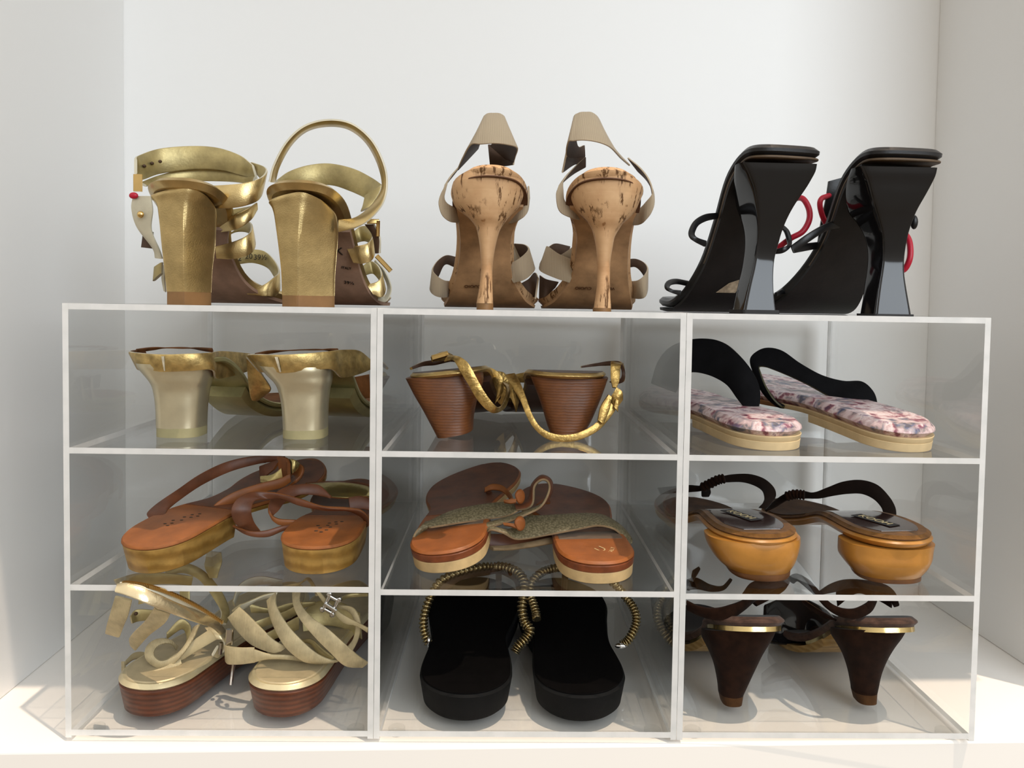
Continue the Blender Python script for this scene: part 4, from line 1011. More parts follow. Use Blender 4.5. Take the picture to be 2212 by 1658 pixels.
S = Sole(Z(296, 2.3, Z2L), 20, TP, [(0, 3.1, 3.1, 0), (.2, 3.3, 3.2, 0), (.45, 2.9, 2.8, 0), (.62, 3.7, 3.6, 0), (.76, 4.4, 4.2, 0), (.9, 3.8, 3.8, 0), (1, 2.6, 2.8, 0)], heel=(.15, 2.2), pitch=8.5)
wood_sandal(t, S)
for i, (tt, u) in enumerate(((.17, -.25), (.18, -.1), (.20, -.2), (.21, 0), (.235, -.08), (.24, .1), (.26, 0), (.275, .15), (.16, -.1), (.255, .22))):
    ball('stamp_dot', t, S.pt(tt, u, .31), .0011, M['dark_print'], (1.4, 1, .3))
strap('sling_strap', t, cG, [(590, 440, 8, 640, 476, 7.6), (583, 415, 8.6, 690, 425, 8.4), (640, 360, 10, 720, 380, 10), (760, 275, 12, 800, 320, 12), (900, 180, 14, 920, 240, 14), (1050, 108, 16, 1080, 165, 16), (1200, 72, 17, 1230, 122, 17), (1330, 66, 17.4, 1330, 105, 17.4), (1415, 70, 17, 1400, 110, 17)], .0026, [M['cognac_dark'], M['cognac'], M['cognac_edge']], n=90)
strap('sling_strap', t, cG, [(735, 300, 13, 750, 330, 13), (850, 220, 15, 870, 250, 15), (1000, 130, 17, 1020, 165, 17), (1150, 90, 18.5, 1170, 120, 18.5), (1300, 80, 19, 1300, 110, 19)], .0024, TI)
strap('instep_strap', t, cG, [(1440, 175, 15, 1450, 225, 15), (1380, 205, 14.4, 1390, 262, 14.4), (1260, 235, 13.4, 1270, 290, 13.4), (1110, 285, 12, 1130, 345, 12), (1010, 345, 11, 1020, 385, 11), (965, 390, 10.4, 975, 400, 10.4)], .0026, TI)
strap('knot', t, cG, [(1375, 72, 16.6, 1400, 240, 15.6), (1425, 80, 15.6, 1442, 230, 15), (1440, 110, 15.2, 1440, 215, 15)], .003, TN)
strap('knot', t, cG, [(1425, 85, 16, 1445, 200, 15.8), (1470, 90, 15.6, 1465, 170, 15.4), (1500, 110, 16, 1480, 160, 16)], .003, [M['gold_foil'], M['cognac'], M['cognac_edge']])
strap('knot', t, cG, [(1470, 100, 17, 1440, 170, 17), (1525, 130, 16.6, 1475, 190, 16.6), (1522, 180, 16.2, 1470, 220, 16.2), (1480, 225, 15.8, 1440, 255, 15.8), (1430, 255, 16, 1390, 280, 16)], .003, TN)
strap('knot', t, cG, [(1270, 190, 15.4, 1275, 235, 15.2), (1340, 180, 14.8, 1330, 250, 14.6), (1395, 140, 14.6, 1410, 235, 14.6)], .0024, [M['gold_foil'], M['cognac'], M['cognac_edge']])
strap('knot', t, cG, [(1265, 130, 17, 1268, 210, 16.6), (1320, 110, 16.6, 1300, 190, 16.2), (1390, 90, 16.4, 1350, 150, 16)], .0024, TI)
t = thing('flat_sandal', Z(684, 6, Z2L), 'tan leather sandal with gilded wooden heel, lying flat beside the divider', 'sandal', G)
S = Sole(Z(672, 2.4, Z2L), 0, TP, [(0, 3.2, 3.2, 0), (.2, 3.2, 3.3, 0), (.45, 2.8, 3.0, 0), (.62, 3.6, 3.5, 0), (.76, 4.4, 3.7, -.1), (.9, 4.0, 3.2, -.4), (1, 2.8, 2.6, -.6)], heel=(.15, 2.2), pitch=2.5)
wood_sandal(t, S)
for i, (tt, u) in enumerate(((.14, .0), (.15, -.15), (.16, .1), (.18, -.1), (.19, .15), (.205, -.2), (.21, .05), (.225, .25), (.235, .05), (.25, .2), (.255, .35))):
    ball('stamp_dot', t, S.pt(tt, u, .31), .0012, M['dark_print'], (1.4, 1, .3))
strap('instep_strap', t, cG, [(1190, 525, 8.5, 1270, 528, 9), (1120, 480, 7.4, 1230, 470, 8), (1090, 405, 7, 1212, 400, 7.6), (1130, 325, 7.6, 1235, 340, 8.2), (1230, 285, 8.6, 1320, 330, 9), (1360, 292, 9, 1400, 330, 9.2), (1500, 325, 9, 1510, 370, 9), (1640, 372, 8.6, 1650, 395, 8.8), (1780, 385, 8.4, 1790, 395, 8.8), (1870, 395, 8.4, 1860, 425, 8.8), (1918, 440, 8.8, 1895, 460, 9.2), (1922, 490, 9.4, 1880, 500, 9.8)], .0026, TI, n=110)
strap('instep_strap', t, cG, [(1100, 490, 8, 1120, 500, 8), (1190, 520, 7.4, 1200, 550, 7.4), (1290, 520, 7.6, 1310, 558, 7.6), (1400, 490, 8.2, 1410, 520, 8.2), (1490, 480, 9, 1500, 505, 9), (1570, 485, 9.6, 1560, 500, 9.6)], .0024, TI)
strap('sling_strap', t, cG, [(1570, 470, 10, 1560, 490, 10), (1480, 455, 9.6, 1470, 490, 9.6), (1370, 445, 9.4, 1380, 485, 9.4), (1318, 400, 9.6, 1340, 440, 9.6), (1330, 330, 10.4, 1375, 400, 10.2), (1390, 270, 11.6, 1420, 345, 11.2), (1500, 240, 12.6, 1500, 305, 12.2), (1620, 245, 13, 1600, 305, 12.6), (1695, 310, 12.6, 1690, 325, 12.6)], .0024, TI, n=80)
strap('toe_strap', t, cG, [(1540, 240, 17, 1600, 300, 15), (1650, 232, 18, 1690, 318, 16), (1780, 232, 18.6, 1800, 325, 16.6), (1900, 250, 18.6, 1900, 315, 16.8), (1940, 275, 18, 1940, 330, 17)], .0026, [M['gold_foil'], M['cognac'], M['cognac_edge']])
strap('toe_strap', t, cG, [(1540, 236, 18, 1550, 240, 18), (1680, 220, 19.4, 1690, 232, 19.4), (1820, 222, 20, 1820, 234, 20), (1930, 240, 20, 1930, 252, 20)], .003, TI)
strap('toe_strap', t, cG, [(1800, 320, 14, 1810, 400, 13.6), (1870, 310, 14.4, 1880, 390, 14), (1930, 330, 14.6, 1935, 400, 14.2)], .0024, TI)

# ================================================================== SECOND SHELF, thong sandals with lizard bands
G = 'orange leather thong sandals with olive bands on the second shelf of the middle rack'
LZ = [M['lizard'], M['choc'], M['taupe_edge']]
LI = [M['cognac_dark'], M['lizard'], M['taupe_edge']]
OP = [(0, 0, 1.5), (.3, 7.5, 1.4), (.5, 12.5, .85), (.7, 17.5, .6), (1, 25.5, .9)]
def thong_sandal(t, S):
    S.slab('outsole', t, -.6, 0, [M['natural']], .15, .05, t0=.3, bev=.04)
    S.slab('heel', t, -1.5, -.62, [M['natural']], .12, .08, t1=.33, bev=.05)
    S.slab('welt', t, -.62, 0, [M['red_brown']], .05, .02, t1=.34, bev=.08)
    S.slab('insole', t, 0, .32, [M['orange']], .02, .06, bev=.12)
    S.slab('size_label', t, .32, .35, [M['taupe_label']], .5, .5, t0=.2, t1=.32)
    S.slab('forefoot_lining', t, .3, .36, [M['cognac_dark']], .2, .2, t0=.36, t1=.99)
t = thing('thong_sandal', Z(971, 6, Z2M), 'orange thong sandal tilted to the left under a looped olive band', 'sandal', G)
S = Sole(Z(959, 2.5, Z2M + .002), 6, OP, [(0, 3.1, 3.1, 0), (.2, 3.3, 3.2, 0), (.45, 3.2, 2.9, -.2), (.62, 4.3, 3.7, -.3), (.76, 5.0, 4.4, 0), (.9, 4.4, 4.2, .6), (1, 3.0, 3.2, 1.0)], heel=(.14, 2.2), toe=(.22, 2.1), roll=-8, pitch=6)
S.o += Vector((0, 0, .002))
thong_sandal(t, S)
strap('band', t, cH, [(372, 655, 7, 410, 650, 9), (322, 655, 6.6, 395, 600, 8.8), (325, 615, 6.4, 400, 570, 8), (370, 550, 7, 420, 560, 7), (440, 510, 8, 470, 552, 6.8), (600, 440, 9.4, 620, 528, 7.4), (800, 402, 10.6, 810, 500, 8.4), (940, 390, 11, 950, 480, 8.8), (1030, 400, 11, 1040, 435, 9.2)], .003, LZ, n=80)
strap('band', t, cH, [(1000, 400, 9.6, 1015, 440, 9), (1060, 395, 9.6, 1085, 430, 8.6), (1105, 345, 10, 1125, 390, 8.6), (1122, 270, 10.6, 1135, 280, 9.2), (1180, 212, 11, 1185, 235, 9.6), (1240, 235, 11, 1228, 250, 9.6), (1252, 300, 10.6, 1235, 310, 9.2), (1205, 390, 9.8, 1185, 410, 8.4), (1100, 440, 8.8, 1090, 465, 7.6), (960, 490, 8, 965, 515, 7), (820, 530, 7.6, 830, 555, 6.8), (735, 555, 7.4, 740, 580, 7)], .003, [M['cognac_dark'], M['lizard'], M['taupe_edge']], n=100)
strap('thong', t, cH, [(800, 290, 17, 800, 320, 16.6), (850, 265, 17.4, 850, 305, 17), (920, 275, 17, 915, 315, 16.6), (970, 320, 16, 955, 350, 15.8), (990, 360, 14, 975, 380, 13.8)], .003, [M['cognac_edge'], M['cognac_dark'], M['cognac_edge']])
strap('thong', t, cH, [(840, 305, 17.6, 800, 300, 17.6), (865, 350, 17.8, 825, 350, 17.8), (880, 400, 18, 845, 400, 18)], .003, [M['cognac_dark'], M['cognac_dark'], M['cognac_edge']])
def toggle(t, C, x, y, d, w, h, a):
    R = C(x, y, d)
    v = [C(x + w * cos(k * pi / 6 + .3) / 2 * (1.15 if k in (3, 4, 5) else 1), y - h * sin(k * pi / 6 + .3) / 2, d + a * cos(k * pi / 6)) for k in range(12)]
    c0 = sum(v, Vector()) / 12
    rs = [[c0 + (p - c0) * k + Vector((0, yy, 0)) for p in v] for k, yy in ((.7, -.004), (1, -.002), (1, .002), (.7, .004))]
    return loft('toggle', t, rs, M['orange'], sub=3, closed_ctrl=True, n=24)
toggle(t, cH, 1040, 348, 8.8, 62, 95, .3)
strap('toggle_loop', t, cH, [(935, 375, 8.6, 930, 388, 8.4), (970, 368, 8.4, 970, 398, 8.2), (1015, 365, 8.4, 1012, 392, 8.2)], .003, [M['cognac_edge'], M['cognac'], M['cognac_edge']])
t = thing('thong_sandal', Z(1297, 6, Z2M), 'orange thong sandal lying flat, olive band with toggle at its left', 'sandal', G)
S = Sole(Z(1303, 1.4, Z2M), -5, OP, [(0, 3.1, 3.1, 0), (.2, 3.2, 3.3, 0), (.45, 2.9, 3.2, .2), (.62, 3.7, 4.0, .2), (.76, 4.5, 4.6, 0), (.9, 4.2, 4.2, -.6), (1, 3.2, 3.0, -1.0)], heel=(.14, 2.2), toe=(.22, 2.1), pitch=2.5)
thong_sandal(t, S)
strap('band', t, cH, [(800, 575, 6.8, 815, 590, 6.4), (850, 560, 6.4, 850, 572, 6.0), (920, 570, 6.6, 930, 595, 5.8), (990, 560, 7.6, 1000, 632, 6.2), (1075, 490, 9, 1080, 632, 6.4), (1250, 476, 9.8, 1250, 602, 7.0), (1450, 464, 10.2, 1430, 568, 7.6), (1590, 475, 10.2, 1560, 545, 8), (1700, 535, 9.8, 1660, 562, 8), (1770, 605, 9.2, 1715, 600, 8.2), (1792, 650, 8.6, 1755, 640, 8.4), (1785, 672, 8.4, 1750, 672, 8.6)], .003, LZ, n=110)
strap('band', t, cH, [(830, 690, 8, 860, 705, 7.6), (960, 680, 8.2, 960, 708, 7.8), (1100, 655, 8.4, 1110, 690, 8), (1250, 625, 8.6, 1260, 665, 8.2), (1385, 612, 8.8, 1385, 655, 8.4)], .003, [M['taupe_edge'], M['lizard'], M['taupe_edge']])
strap('band', t, cH, [(830, 600, 9, 835, 690, 8.6), (950, 605, 9.4, 950, 690, 8.8), (1100, 625, 9.4, 1100, 660, 8.8), (1280, 600, 9.4, 1290, 640, 8.8)], .002, LI)
toggle(t, cH, 1040, 530, 6.4, 68, 95, .3)
strap('toggle_loop', t, cH, [(930, 525, 6.6, 935, 545, 6.4), (975, 530, 6.2, 975, 552, 6.0), (1015, 535, 6.2, 1012, 565, 6.0)], .003, [M['cognac_edge'], M['cognac'], M['cognac_edge']])
strap('thong', t, cH, [(1150, 400, 15, 1160, 430, 14.6), (1185, 372, 15.6, 1195, 400, 15.2), (1230, 370, 16, 1240, 395, 15.6)], .003, [M['cognac_dark'], M['cognac_dark'], M['cognac_edge']])
p = S.pt(.115, .12, .34)
text('stamp', t, 'U', .012, p, (.75, .7, 0), (0, -.15, 1), M['natural'], .00005)
text('stamp', t, 'ITALY', .005, S.pt(.10, .38, .34), (.35, .94, 0), (0, -.15, 1), M['natural'], .00005)

# ================================================================== SECOND SHELF, caramel heels
G = 'suede mules with caramel heels on the second shelf of the right rack'
SP = [(0, 0, 3.5), (.14, 3.4, 3.5), (.3, 7.2, 3.4), (.42, 10, 3.0), (.56, 13.5, 1.75), (.7, 16.8, .95), (1, 24, .9)]
VB = [M['black_brown'], M['suede'], M['dark_suede']]
def caramel(t, S, rows, tip):
    S.slab('outsole', t, -.5, .12, [M['caramel']], .12, .0, bev=.2)
    S.slab('insole', t, .12, .5, [M['suede']], .12, .3, bev=.15)
    pad = S.slab('heel_pad', t, .42, .54, [M['plum']], .95, 1.0, t0=.03, t1=.46, bev=.03)
    S.slab('forefoot_pad', t, .42, .54, [M['suede_shade']], .4, .4, t0=.5, t1=.98, bev=.03)
    h = ring_rows('heel', t, cI, rows, M['caramel'], sub=4, n=40, p=2.3, pf=3)
    ring_rows('heel_tip', h, cI, tip, M['caramel_dark'], [None, None, Z2R], sub=2, n=40, p=2.3, pf=3)
    return pad
def woven_label(t, S, pad, tt, u):
    o, x = S.pt(tt, u, .57), S.pt(tt - .05, u + .12, .57) - S.pt(tt, u, .57)
    n = S.pt(tt, u, .9) - S.pt(tt, u, .5)
    x.normalize(); n.normalize()
    y = n.cross(x)
    v = [o + x * a * .0200 + y * b * .0062 + n * c for c in (0, .0004) for a, b in ((-1, -1), (1, -1), (1, 1), (-1, 1))]
    lab = mesh_obj('label', v, [(0, 1, 2, 3), (4, 5, 6, 7), (0, 1, 5, 4), (1, 2, 6, 5), (2, 3, 7, 6), (3, 0, 4, 7)], M['black_brown'], pad, smooth=False)
    tx = text('lettering', pad, 'KOOH', .0105, o + n * .0006, x, n, M['label_gold'], .0001)
t = thing('heeled_mule', Z(1640, 6, Z2R), 'brown suede mule with caramel heel, left one of its pair, strap curling left', 'mule', G)
S = Sole(Z(1662, 2.0, Z2R), -4, SP, [(0, 3.5, 3.5, 0), (.2, 3.6, 3.6, 0), (.45, 3.0, 2.9, 0), (.62, 3.6, 3.6, 0), (.76, 4.2, 4.2, 0), (.9, 3.6, 3.6, 0), (1, 2.4, 2.6, 0)], heel=(.16, 2.1))
pad = caramel(t, S, [(596, 248, 845, 5.2, 3.0, 1.8), (640, 258, 846, 5.1, 3.0, 2.2), (700, 284, 834, 5.0, 2.9, 2.6), (760, 328, 812, 4.9, 2.65, 2.4), (802, 392, 782, 4.8, 2.1, 2.1)], [(800, 388, 786, 4.8, 2.15, 2.1), (826, 402, 784, 4.8, 2.1, 2.1), (852, 425, 775, 4.8, 2.0, 2.0)])
woven_label(t, S, pad, .25, -.05)
strap('thong', t, cI, [(-60, 250, 17, -40, 290, 16.6), (60, 238, 16.4, 70, 280, 16), (150, 232, 15.6, 150, 275, 15.2), (230, 235, 15, 245, 262, 14.6), (300, 195, 14.6, 325, 220, 14.2), (370, 172, 14.2, 395, 212, 13.8), (440, 160, 13.8, 490, 213, 13.4), (540, 160, 13.2, 560, 232, 12.8), (630, 190, 12.4, 610, 262, 12), (690, 245, 11.6, 628, 295, 11.2), (706, 300, 11, 630, 325, 10.8), (680, 340, 10.6, 615, 355, 10.4), (640, 385, 10.4, 595, 378, 10.4)], .003, VB, n=110)
tube('braid', t, [cI(*q) for q in ((228, 248, 14.2), (280, 222, 13.8), (330, 198, 13.4), (375, 188, 13.2))], lambda u: .0036 + .0012 * abs(sin(u * 22)), M['dark_suede'], n=60)
strap('thong', t, cI, [(270, 225, 15.6, 225, 240, 15.6), (285, 270, 16.2, 225, 270, 16.2), (275, 300, 16.6, 225, 300, 16.6)], .003, VB)
t = thing('heeled_mule', Z(1913, 6, Z2R), 'brown suede mule with caramel heel, right one of its pair, beside the outer panel', 'mule', G)
S = Sole(Z(1966, 1.9, Z2R), -5, SP, [(0, 3.5, 3.5, 0), (.2, 3.6, 3.6, 0), (.45, 3.0, 2.9, 0), (.62, 3.6, 3.6, 0), (.76, 4.2, 4.2, 0), (.9, 3.6, 3.6, 0), (1, 2.6, 2.4, 0)], heel=(.16, 2.1))
pad = caramel(t, S, [(628, 1125, 1698, 5.1, 3.0, 1.8), (680, 1128, 1690, 5.0, 2.9, 2.2), (740, 1138, 1680, 4.9, 2.85, 2.6), (790, 1176, 1652, 4.8, 2.55, 2.4), (826, 1215, 1618, 4.7, 2.1, 2.1)], [(824, 1212, 1621, 4.7, 2.15, 2.1), (850, 1228, 1620, 4.7, 2.1, 2.1), (877, 1258, 1615, 4.7, 2.0, 2.0)])
woven_label(t, S, pad, .20, -.08)
strap('thong', t, cI, [(640, 390, 17, 640, 400, 16.6), (690, 340, 16.4, 700, 375, 16), (770, 285, 15.6, 790, 325, 15.2), (870, 268, 14.6, 900, 318, 14.2), (950, 278, 13.8, 980, 318, 13.4), (1040, 245, 13.4, 1080, 300, 13), (1140, 208, 13, 1170, 288, 12.6), (1255, 198, 12.6, 1260, 288, 12.2), (1360, 230, 12, 1335, 320, 11.6), (1435, 305, 11.4, 1385, 370, 11), (1475, 375, 10.8, 1408, 425, 10.6), (1482, 440, 10.5, 1440, 445, 10.5)], .003, VB, n=110)
tube('braid', t, [cI(*q) for q in ((770, 305, 14.6), (830, 290, 14.2), (890, 295, 13.8))], lambda u: .0036 + .0012 * abs(sin(u * 18)), M['dark_suede'], n=50)

# ================================================================== FLOOR SHELF, gold strappy platforms
G = 'gold strappy platform sandals at the bottom of the left rack'
LN = [M['linen_gold'], M['linen_edge'], M['linen_edge']]
PP = [(0, 0, 2.3), (.3, 7, 2.3), (.55, 13.5, 2.0), (.75, 18, 1.9), (1, 24.5, 2.3)]
def platform(t, S):
    S.slab('platform', t, -2.3, -.05, [M['stack_red']], .35, .02, bev=.12)
    S.slab('rand', t, -.05, .42, [M['pale_rim']], .0, .12, bev=.15)
    S.slab('insole', t, .3, .5, [M['pale_insole']], .35, .45, bev=.08)
t = thing('platform_sandal', Z(330, 5, FLR), 'gold strappy platform sandal with zip band, at the left side of the bottom', 'sandal', G)
S = Sole(Z(292, 1.6, FLR), 15, PP, [(0, 3.1, 3.1, 0), (.2, 3.3, 3.2, 0), (.45, 3.1, 3.0, 0), (.62, 3.6, 3.6, 0), (.76, 4.2, 4.1, 0), (.9, 3.6, 3.6, 0), (1, 2.4, 2.6, 0)], heel=(.14, 2.2))
platform(t, S)
strap('zip_band', t, cJ, [(405, 225, -.5, 388, 275, -1.0), (470, 222, -.6, 470, 300, -1.2), (600, 265, -.5, 590, 350, -1.0), (760, 325, .9, 740, 410, .4), (900, 390, 2.8, 880, 460, 2.3), (1010, 450, 5.0, 970, 490, 4.6), (1060, 510, 7, 1020, 530, 6.6)], .002, [M['zip_gold'], M['linen_edge'], M['gold_pale']])
def teeth(name, par, pts, mat):
    v, f = [], []
    for p in pts:
        b = len(v)
        a, c = boxvf(-.0008, .0008, -.001, .001, -.0013, .0013)
        v += [Vector(q) + p for q in a]
        f += [tuple(i + b for i in q) for q in c]
    return mesh_obj(name, v, f, mat, par, smooth=False)
strap('zip_tape', t, cJ, [(425, 215, -.3, 415, 240, -.5), (480, 215, -.4, 480, 240, -.6), (620, 250, -.3, 600, 285, -.5), (780, 320, 1.1, 760, 350, .9), (920, 390, 3.2, 900, 420, 2.9), (1030, 460, 5.6, 1000, 480, 5.2)], .0025, [M['gold_pale'], M['linen_edge'], M['gold_side']])
teeth('zip_teeth', t, [cJ(440 + 595 * u, 218 + 28 * u + 235 * u * u - 25 * u ** 3, -.5 + 6.2 * max(0, u - .3) ** 1.25) for u in [k / 60 for k in range(61)]], M['brass'])
strap('front_strap', t, cJ, [(490, 325, -.8, 390, 300, -.8), (465, 420, -.4, 358, 410, -.2), (440, 480, .2, 340, 470, .4), (415, 545, 1, 330, 520, 1.2)], .002, LN)
strap('front_strap', t, cJ, [(725, 400, .8, 625, 370, .2), (690, 460, 1.2, 570, 450, 1.2), (600, 530, 2.4, 500, 520, 2.4), (545, 590, 3.4, 475, 555, 3.4), (515, 625, 4.2, 480, 590, 4.2)], .002, LN)
strap('loop_strap', t, cJ, [(900, 470, 6.4, 860, 490, 6.4), (860, 560, 5.6, 825, 570, 5.6), (800, 650, 5, 770, 640, 5), (720, 725, 4.6, 710, 680, 4.6), (640, 730, 4.4, 660, 690, 4.4), (575, 680, 4.6, 625, 660, 4.6), (575, 610, 5.2, 630, 620, 5.2), (630, 562, 5.8, 670, 590, 5.8), (710, 558, 6.4, 725, 590, 6.4), (770, 600, 7, 755, 625, 7)], .002, LN, n=90)
strap('instep_strap', t, cJ, [(960, 500, 6.6, 1005, 560, 6.6), (870, 560, 6, 900, 620, 6), (780, 630, 5.4, 800, 680, 5.4), (690, 690, 4.8, 690, 735, 4.8), (640, 730, 4.6, 600, 745, 4.6)], .002, LN)
strap('toe_strap', t, cJ, [(450, 700, 6, 425, 700, 6), (455, 755, 4.6, 440, 800, 4.4), (510, 775, 3.8, 490, 830, 3.6), (600, 755, 3.8, 600, 815, 3.6), (700, 720, 4.4, 710, 770, 4.2), (780, 670, 5.2, 790, 710, 5)], .002, LN)
strap('toe_strap', t, cJ, [(450, 690, 8, 450, 720, 7.6), (500, 645, 9, 510, 680, 8.6), (570, 640, 9.4, 590, 690, 9), (680, 680, 9, 690, 720, 8.6)], .002, [M['linen_edge'], M['linen_gold'], M['linen_edge']])
strap('heel_tab', t, cJ, [(930, 490, 7, 990, 560, 6.6), (1000, 485, 7.2, 1040, 570, 6.6), (1055, 530, 7.4, 1050, 620, 6.8), (1050, 580, 7, 1010, 670, 6.6), (1010, 600, 6.4, 975, 660, 6.2)], .003, [M['pale_rim'], M['linen_edge'], M['gold_side']])
bar('buckle', t, cJ(1030, 580, 5.8), cJ(1022, 650, 5.8), .003, .003, M['chrome'], Vector((0, 1, 0)))
strap('ankle_strap', t, cJ, [(480, 420, 9, 490, 465, 9), (520, 380, 9.6, 540, 450, 9.6), (640, 385, 10, 650, 440, 10)], .002, [M['gold_in'], M['linen_gold'], M['linen_edge']])
ball('strap_hole', t, cJ(515, 405, 9.3), .0016, M['choc'])
strap('ankle_strap', t, cJ, [(700, 520, 8, 700, 560, 8), (780, 440, 8.6, 790, 500, 8.6), (840, 470, 8.8, 820, 540, 8.8), (850, 540, 8.6, 820, 580, 8.6)], .002, [M['gold_in'], M['linen_gold'], M['linen_edge']])
strap('back_zip_band', t, cJ, [(700, 150, 12, 690, 190, 11.6), (800, 100, 12, 790, 160, 11.6), (900, 130, 11.6, 880, 190, 11.2), (980, 200, 11, 940, 250, 10.6), (1050, 300, 10, 1000, 340, 9.6), (1080, 400, 9, 1030, 400, 8.6), (1060, 470, 8, 1020, 460, 7.8)], .003, [M['gold_in'], M['linen_gold'], M['gold_side']])
strap('pull_tab', t, cJ, [(1030, 35, 11, 945, 25, 11), (1035, 90, 11, 935, 80, 11), (1020, 140, 10.8, 930, 120, 10.8), (1005, 190, 10.6, 960, 190, 10.6)], .002, [M['gold_in'], M['linen_gold'], M['linen_edge']])
strap('ankle_strap', t, cJ, [(380, 200, 6, 400, 235, 6), (530, 160, 7.5, 540, 235, 7.5), (700, 160, 8.5, 700, 225, 8.5), (860, 180, 9, 850, 235, 9)], .002, [M['gold_in'], M['linen_gold'], M['linen_edge']])
strap('ankle_strap', t, cJ, [(620, 165, 9.5, 540, 165, 9.5), (620, 230, 9, 540, 235, 9), (620, 330, 8.5, 530, 350, 8.5)], .002, [M['gold_in'], M['linen_gold'], M['linen_edge']])
strap('ankle_strap', t, cJ, [(840, 270, 12, 780, 270, 12), (840, 340, 11.6, 780, 340, 11.6), (830, 420, 11, 770, 420, 11)], .002, [M['gold_in'], M['linen_gold'], M['linen_edge']])
t = thing('platform_sandal', Z(640, 5, FLR), 'gold strappy platform sandal with slanting straps, beside the divider at the bottom', 'sandal', G)
S = Sole(Z(592, 1.5, FLR), 6, PP, [(0, 3.1, 3.1, 0), (.2, 3.2, 3.2, 0), (.45, 3.0, 3.0, 0), (.62, 3.6, 3.2, 0), (.76, 4.1, 3.4, 0), (.9, 3.6, 2.8, -.3), (1, 2.6, 2.0, -.5)], heel=(.14, 2.2))
platform(t, S)
strap('front_strap', t, cJ, [(1140, 365, 6, 1070, 430, 6), (1190, 410, 5.6, 1120, 500, 5.6), (1270, 490, 5.2, 1210, 590, 5.2), (1350, 565, 5, 1330, 640, 5), (1430, 605, 5.2, 1390, 635, 5)], .002, LN)
strap('front_strap', t, cJ, [(1360, 280, 6.4, 1305, 330, 6.4), (1365, 360, 5.6, 1325, 420, 5.6), (1430, 470, 4.8, 1370, 530, 4.8), (1510, 560, 4.2, 1430, 620, 4.2), (1600, 640, 4, 1520, 690, 4), (1690, 685, 4.2, 1590, 705, 4.2), (1740, 690, 4.6, 1690, 700, 4.6)], .002, LN)
strap('front_strap', t, cJ, [(1510, 270, 7, 1460, 280, 7), (1510, 340, 6, 1465, 350, 6), (1570, 420, 5, 1500, 430, 5), (1680, 500, 4.2, 1590, 540, 4.2), (1780, 590, 3.8, 1690, 640, 3.8), (1860, 660, 4, 1780, 720, 4), (1918, 700, 4.6, 1880, 730, 4.6)], .002, LN)
strap('ankle_strap', t, cJ, [(1230, 610, 4.2, 1235, 700, 4.2), (1140, 610, 4.2, 1130, 712, 4.2), (1060, 600, 4.8, 1062, 700, 4.8), (1070, 585, 6, 1075, 610, 6)], .002, [M['linen_edge'], M['linen_gold'], M['linen_edge']])
strap('ankle_strap', t, cJ, [(1225, 620, 4.2, 1225, 700, 4.2), (1330, 650, 4.4, 1320, 680, 4.4), (1450, 655, 5, 1450, 685, 5), (1560, 680, 5.4, 1550, 700, 5.4)], .002, LN)
bar('pin', t, cJ(1083, 500, 5.2), cJ(1078, 590, 5.2), .006, .003, M['chrome'], Vector((0, 1, 0)))
bar('pin', t, cJ(1112, 640, 5), cJ(1090, 832, 5), .003, .003, M['chrome'], Vector((0, 1, 0)))
strap('heel_tab', t, cJ, [(1150, 350, 7, 1095, 390, 7), (1200, 330, 7.4, 1160, 380, 7.4), (1300, 290, 8, 1240, 330, 8), (1370, 275, 8.4, 1360, 300, 8.4)], .002, [M['gold_pale'], M['linen_gold'], M['linen_edge']])
strap('ankle_strap', t, cJ, [(1190, 470, 9, 1200, 520, 9), (1300, 430, 9.6, 1300, 480, 9.6), (1420, 390, 9.6, 1420, 440, 9.6), (1520, 330, 9.6, 1510, 400, 9.6)], .002, [M['gold_in'], M['linen_gold'], M['linen_edge']])
strap('ankle_strap', t, cJ, [(1230, 560, 8, 1240, 600, 8), (1350, 500, 8.6, 1350, 560, 8.6), (1500, 420, 9, 1500, 500, 9)], .002, [M['gold_in'], M['linen_gold'], M['linen_edge']])
strap('ankle_strap', t, cJ, [(1200, 345, 10, 1210, 400, 10), (1330, 370, 10.6, 1330, 400, 10.6), (1450, 340, 11, 1450, 390, 11), (1600, 330, 11.4, 1600, 350, 11.4)], .002, [M['gold_in'], M['linen_gold'], M['linen_edge']])
strap('vamp', t, cJ, [(1515, 400, 13, 1530, 560, 12), (1620, 330, 14, 1640, 480, 13), (1760, 340, 14, 1780, 500, 13), (1870, 400, 13.4, 1880, 560, 12.4)], .003, [M['gold_in'], M['linen_gold'], M['linen_edge']])
strap('instep_strap', t, cJ, [(1730, 350, 6.4, 1740, 368, 6.4), (1830, 370, 6, 1810, 400, 6), (1874, 460, 5.6, 1840, 470, 5.6), (1860, 560, 5.4, 1830, 550, 5.4), (1820, 640, 5.2, 1790, 610, 5.2)], .002, LN)
strap('instep_strap', t, cJ, [(1520, 560, 7, 1510, 580, 7), (1580, 560, 6.6, 1570, 590, 6.6), (1650, 620, 6.2, 1620, 650, 6.2), (1720, 670, 6, 1690, 690, 6)], .002, [M['gold_in'], M['linen_gold'], M['linen_edge']])
strap('buckle_strap', t, cJ, [(1600, 270, 6.2, 1620, 262, 6.2), (1650, 340, 5.8, 1672, 322, 5.8), (1720, 415, 5.4, 1740, 390, 5.4), (1780, 465, 5.2, 1800, 430, 5.2), (1850, 480, 5, 1860, 460, 5), (1915, 520, 5, 1918, 490, 5)], .002, LN)
ringbar('buckle', t, cJ(1693, 350, 5.2), (1, 0, -.55), (.45, 0, 1), .010, .015, .0016, M['chrome'])
bar('buckle_pin', t, cJ(1655, 345, 5.0), cJ(1725, 390, 5.0), .003, .003, M['chrome'])
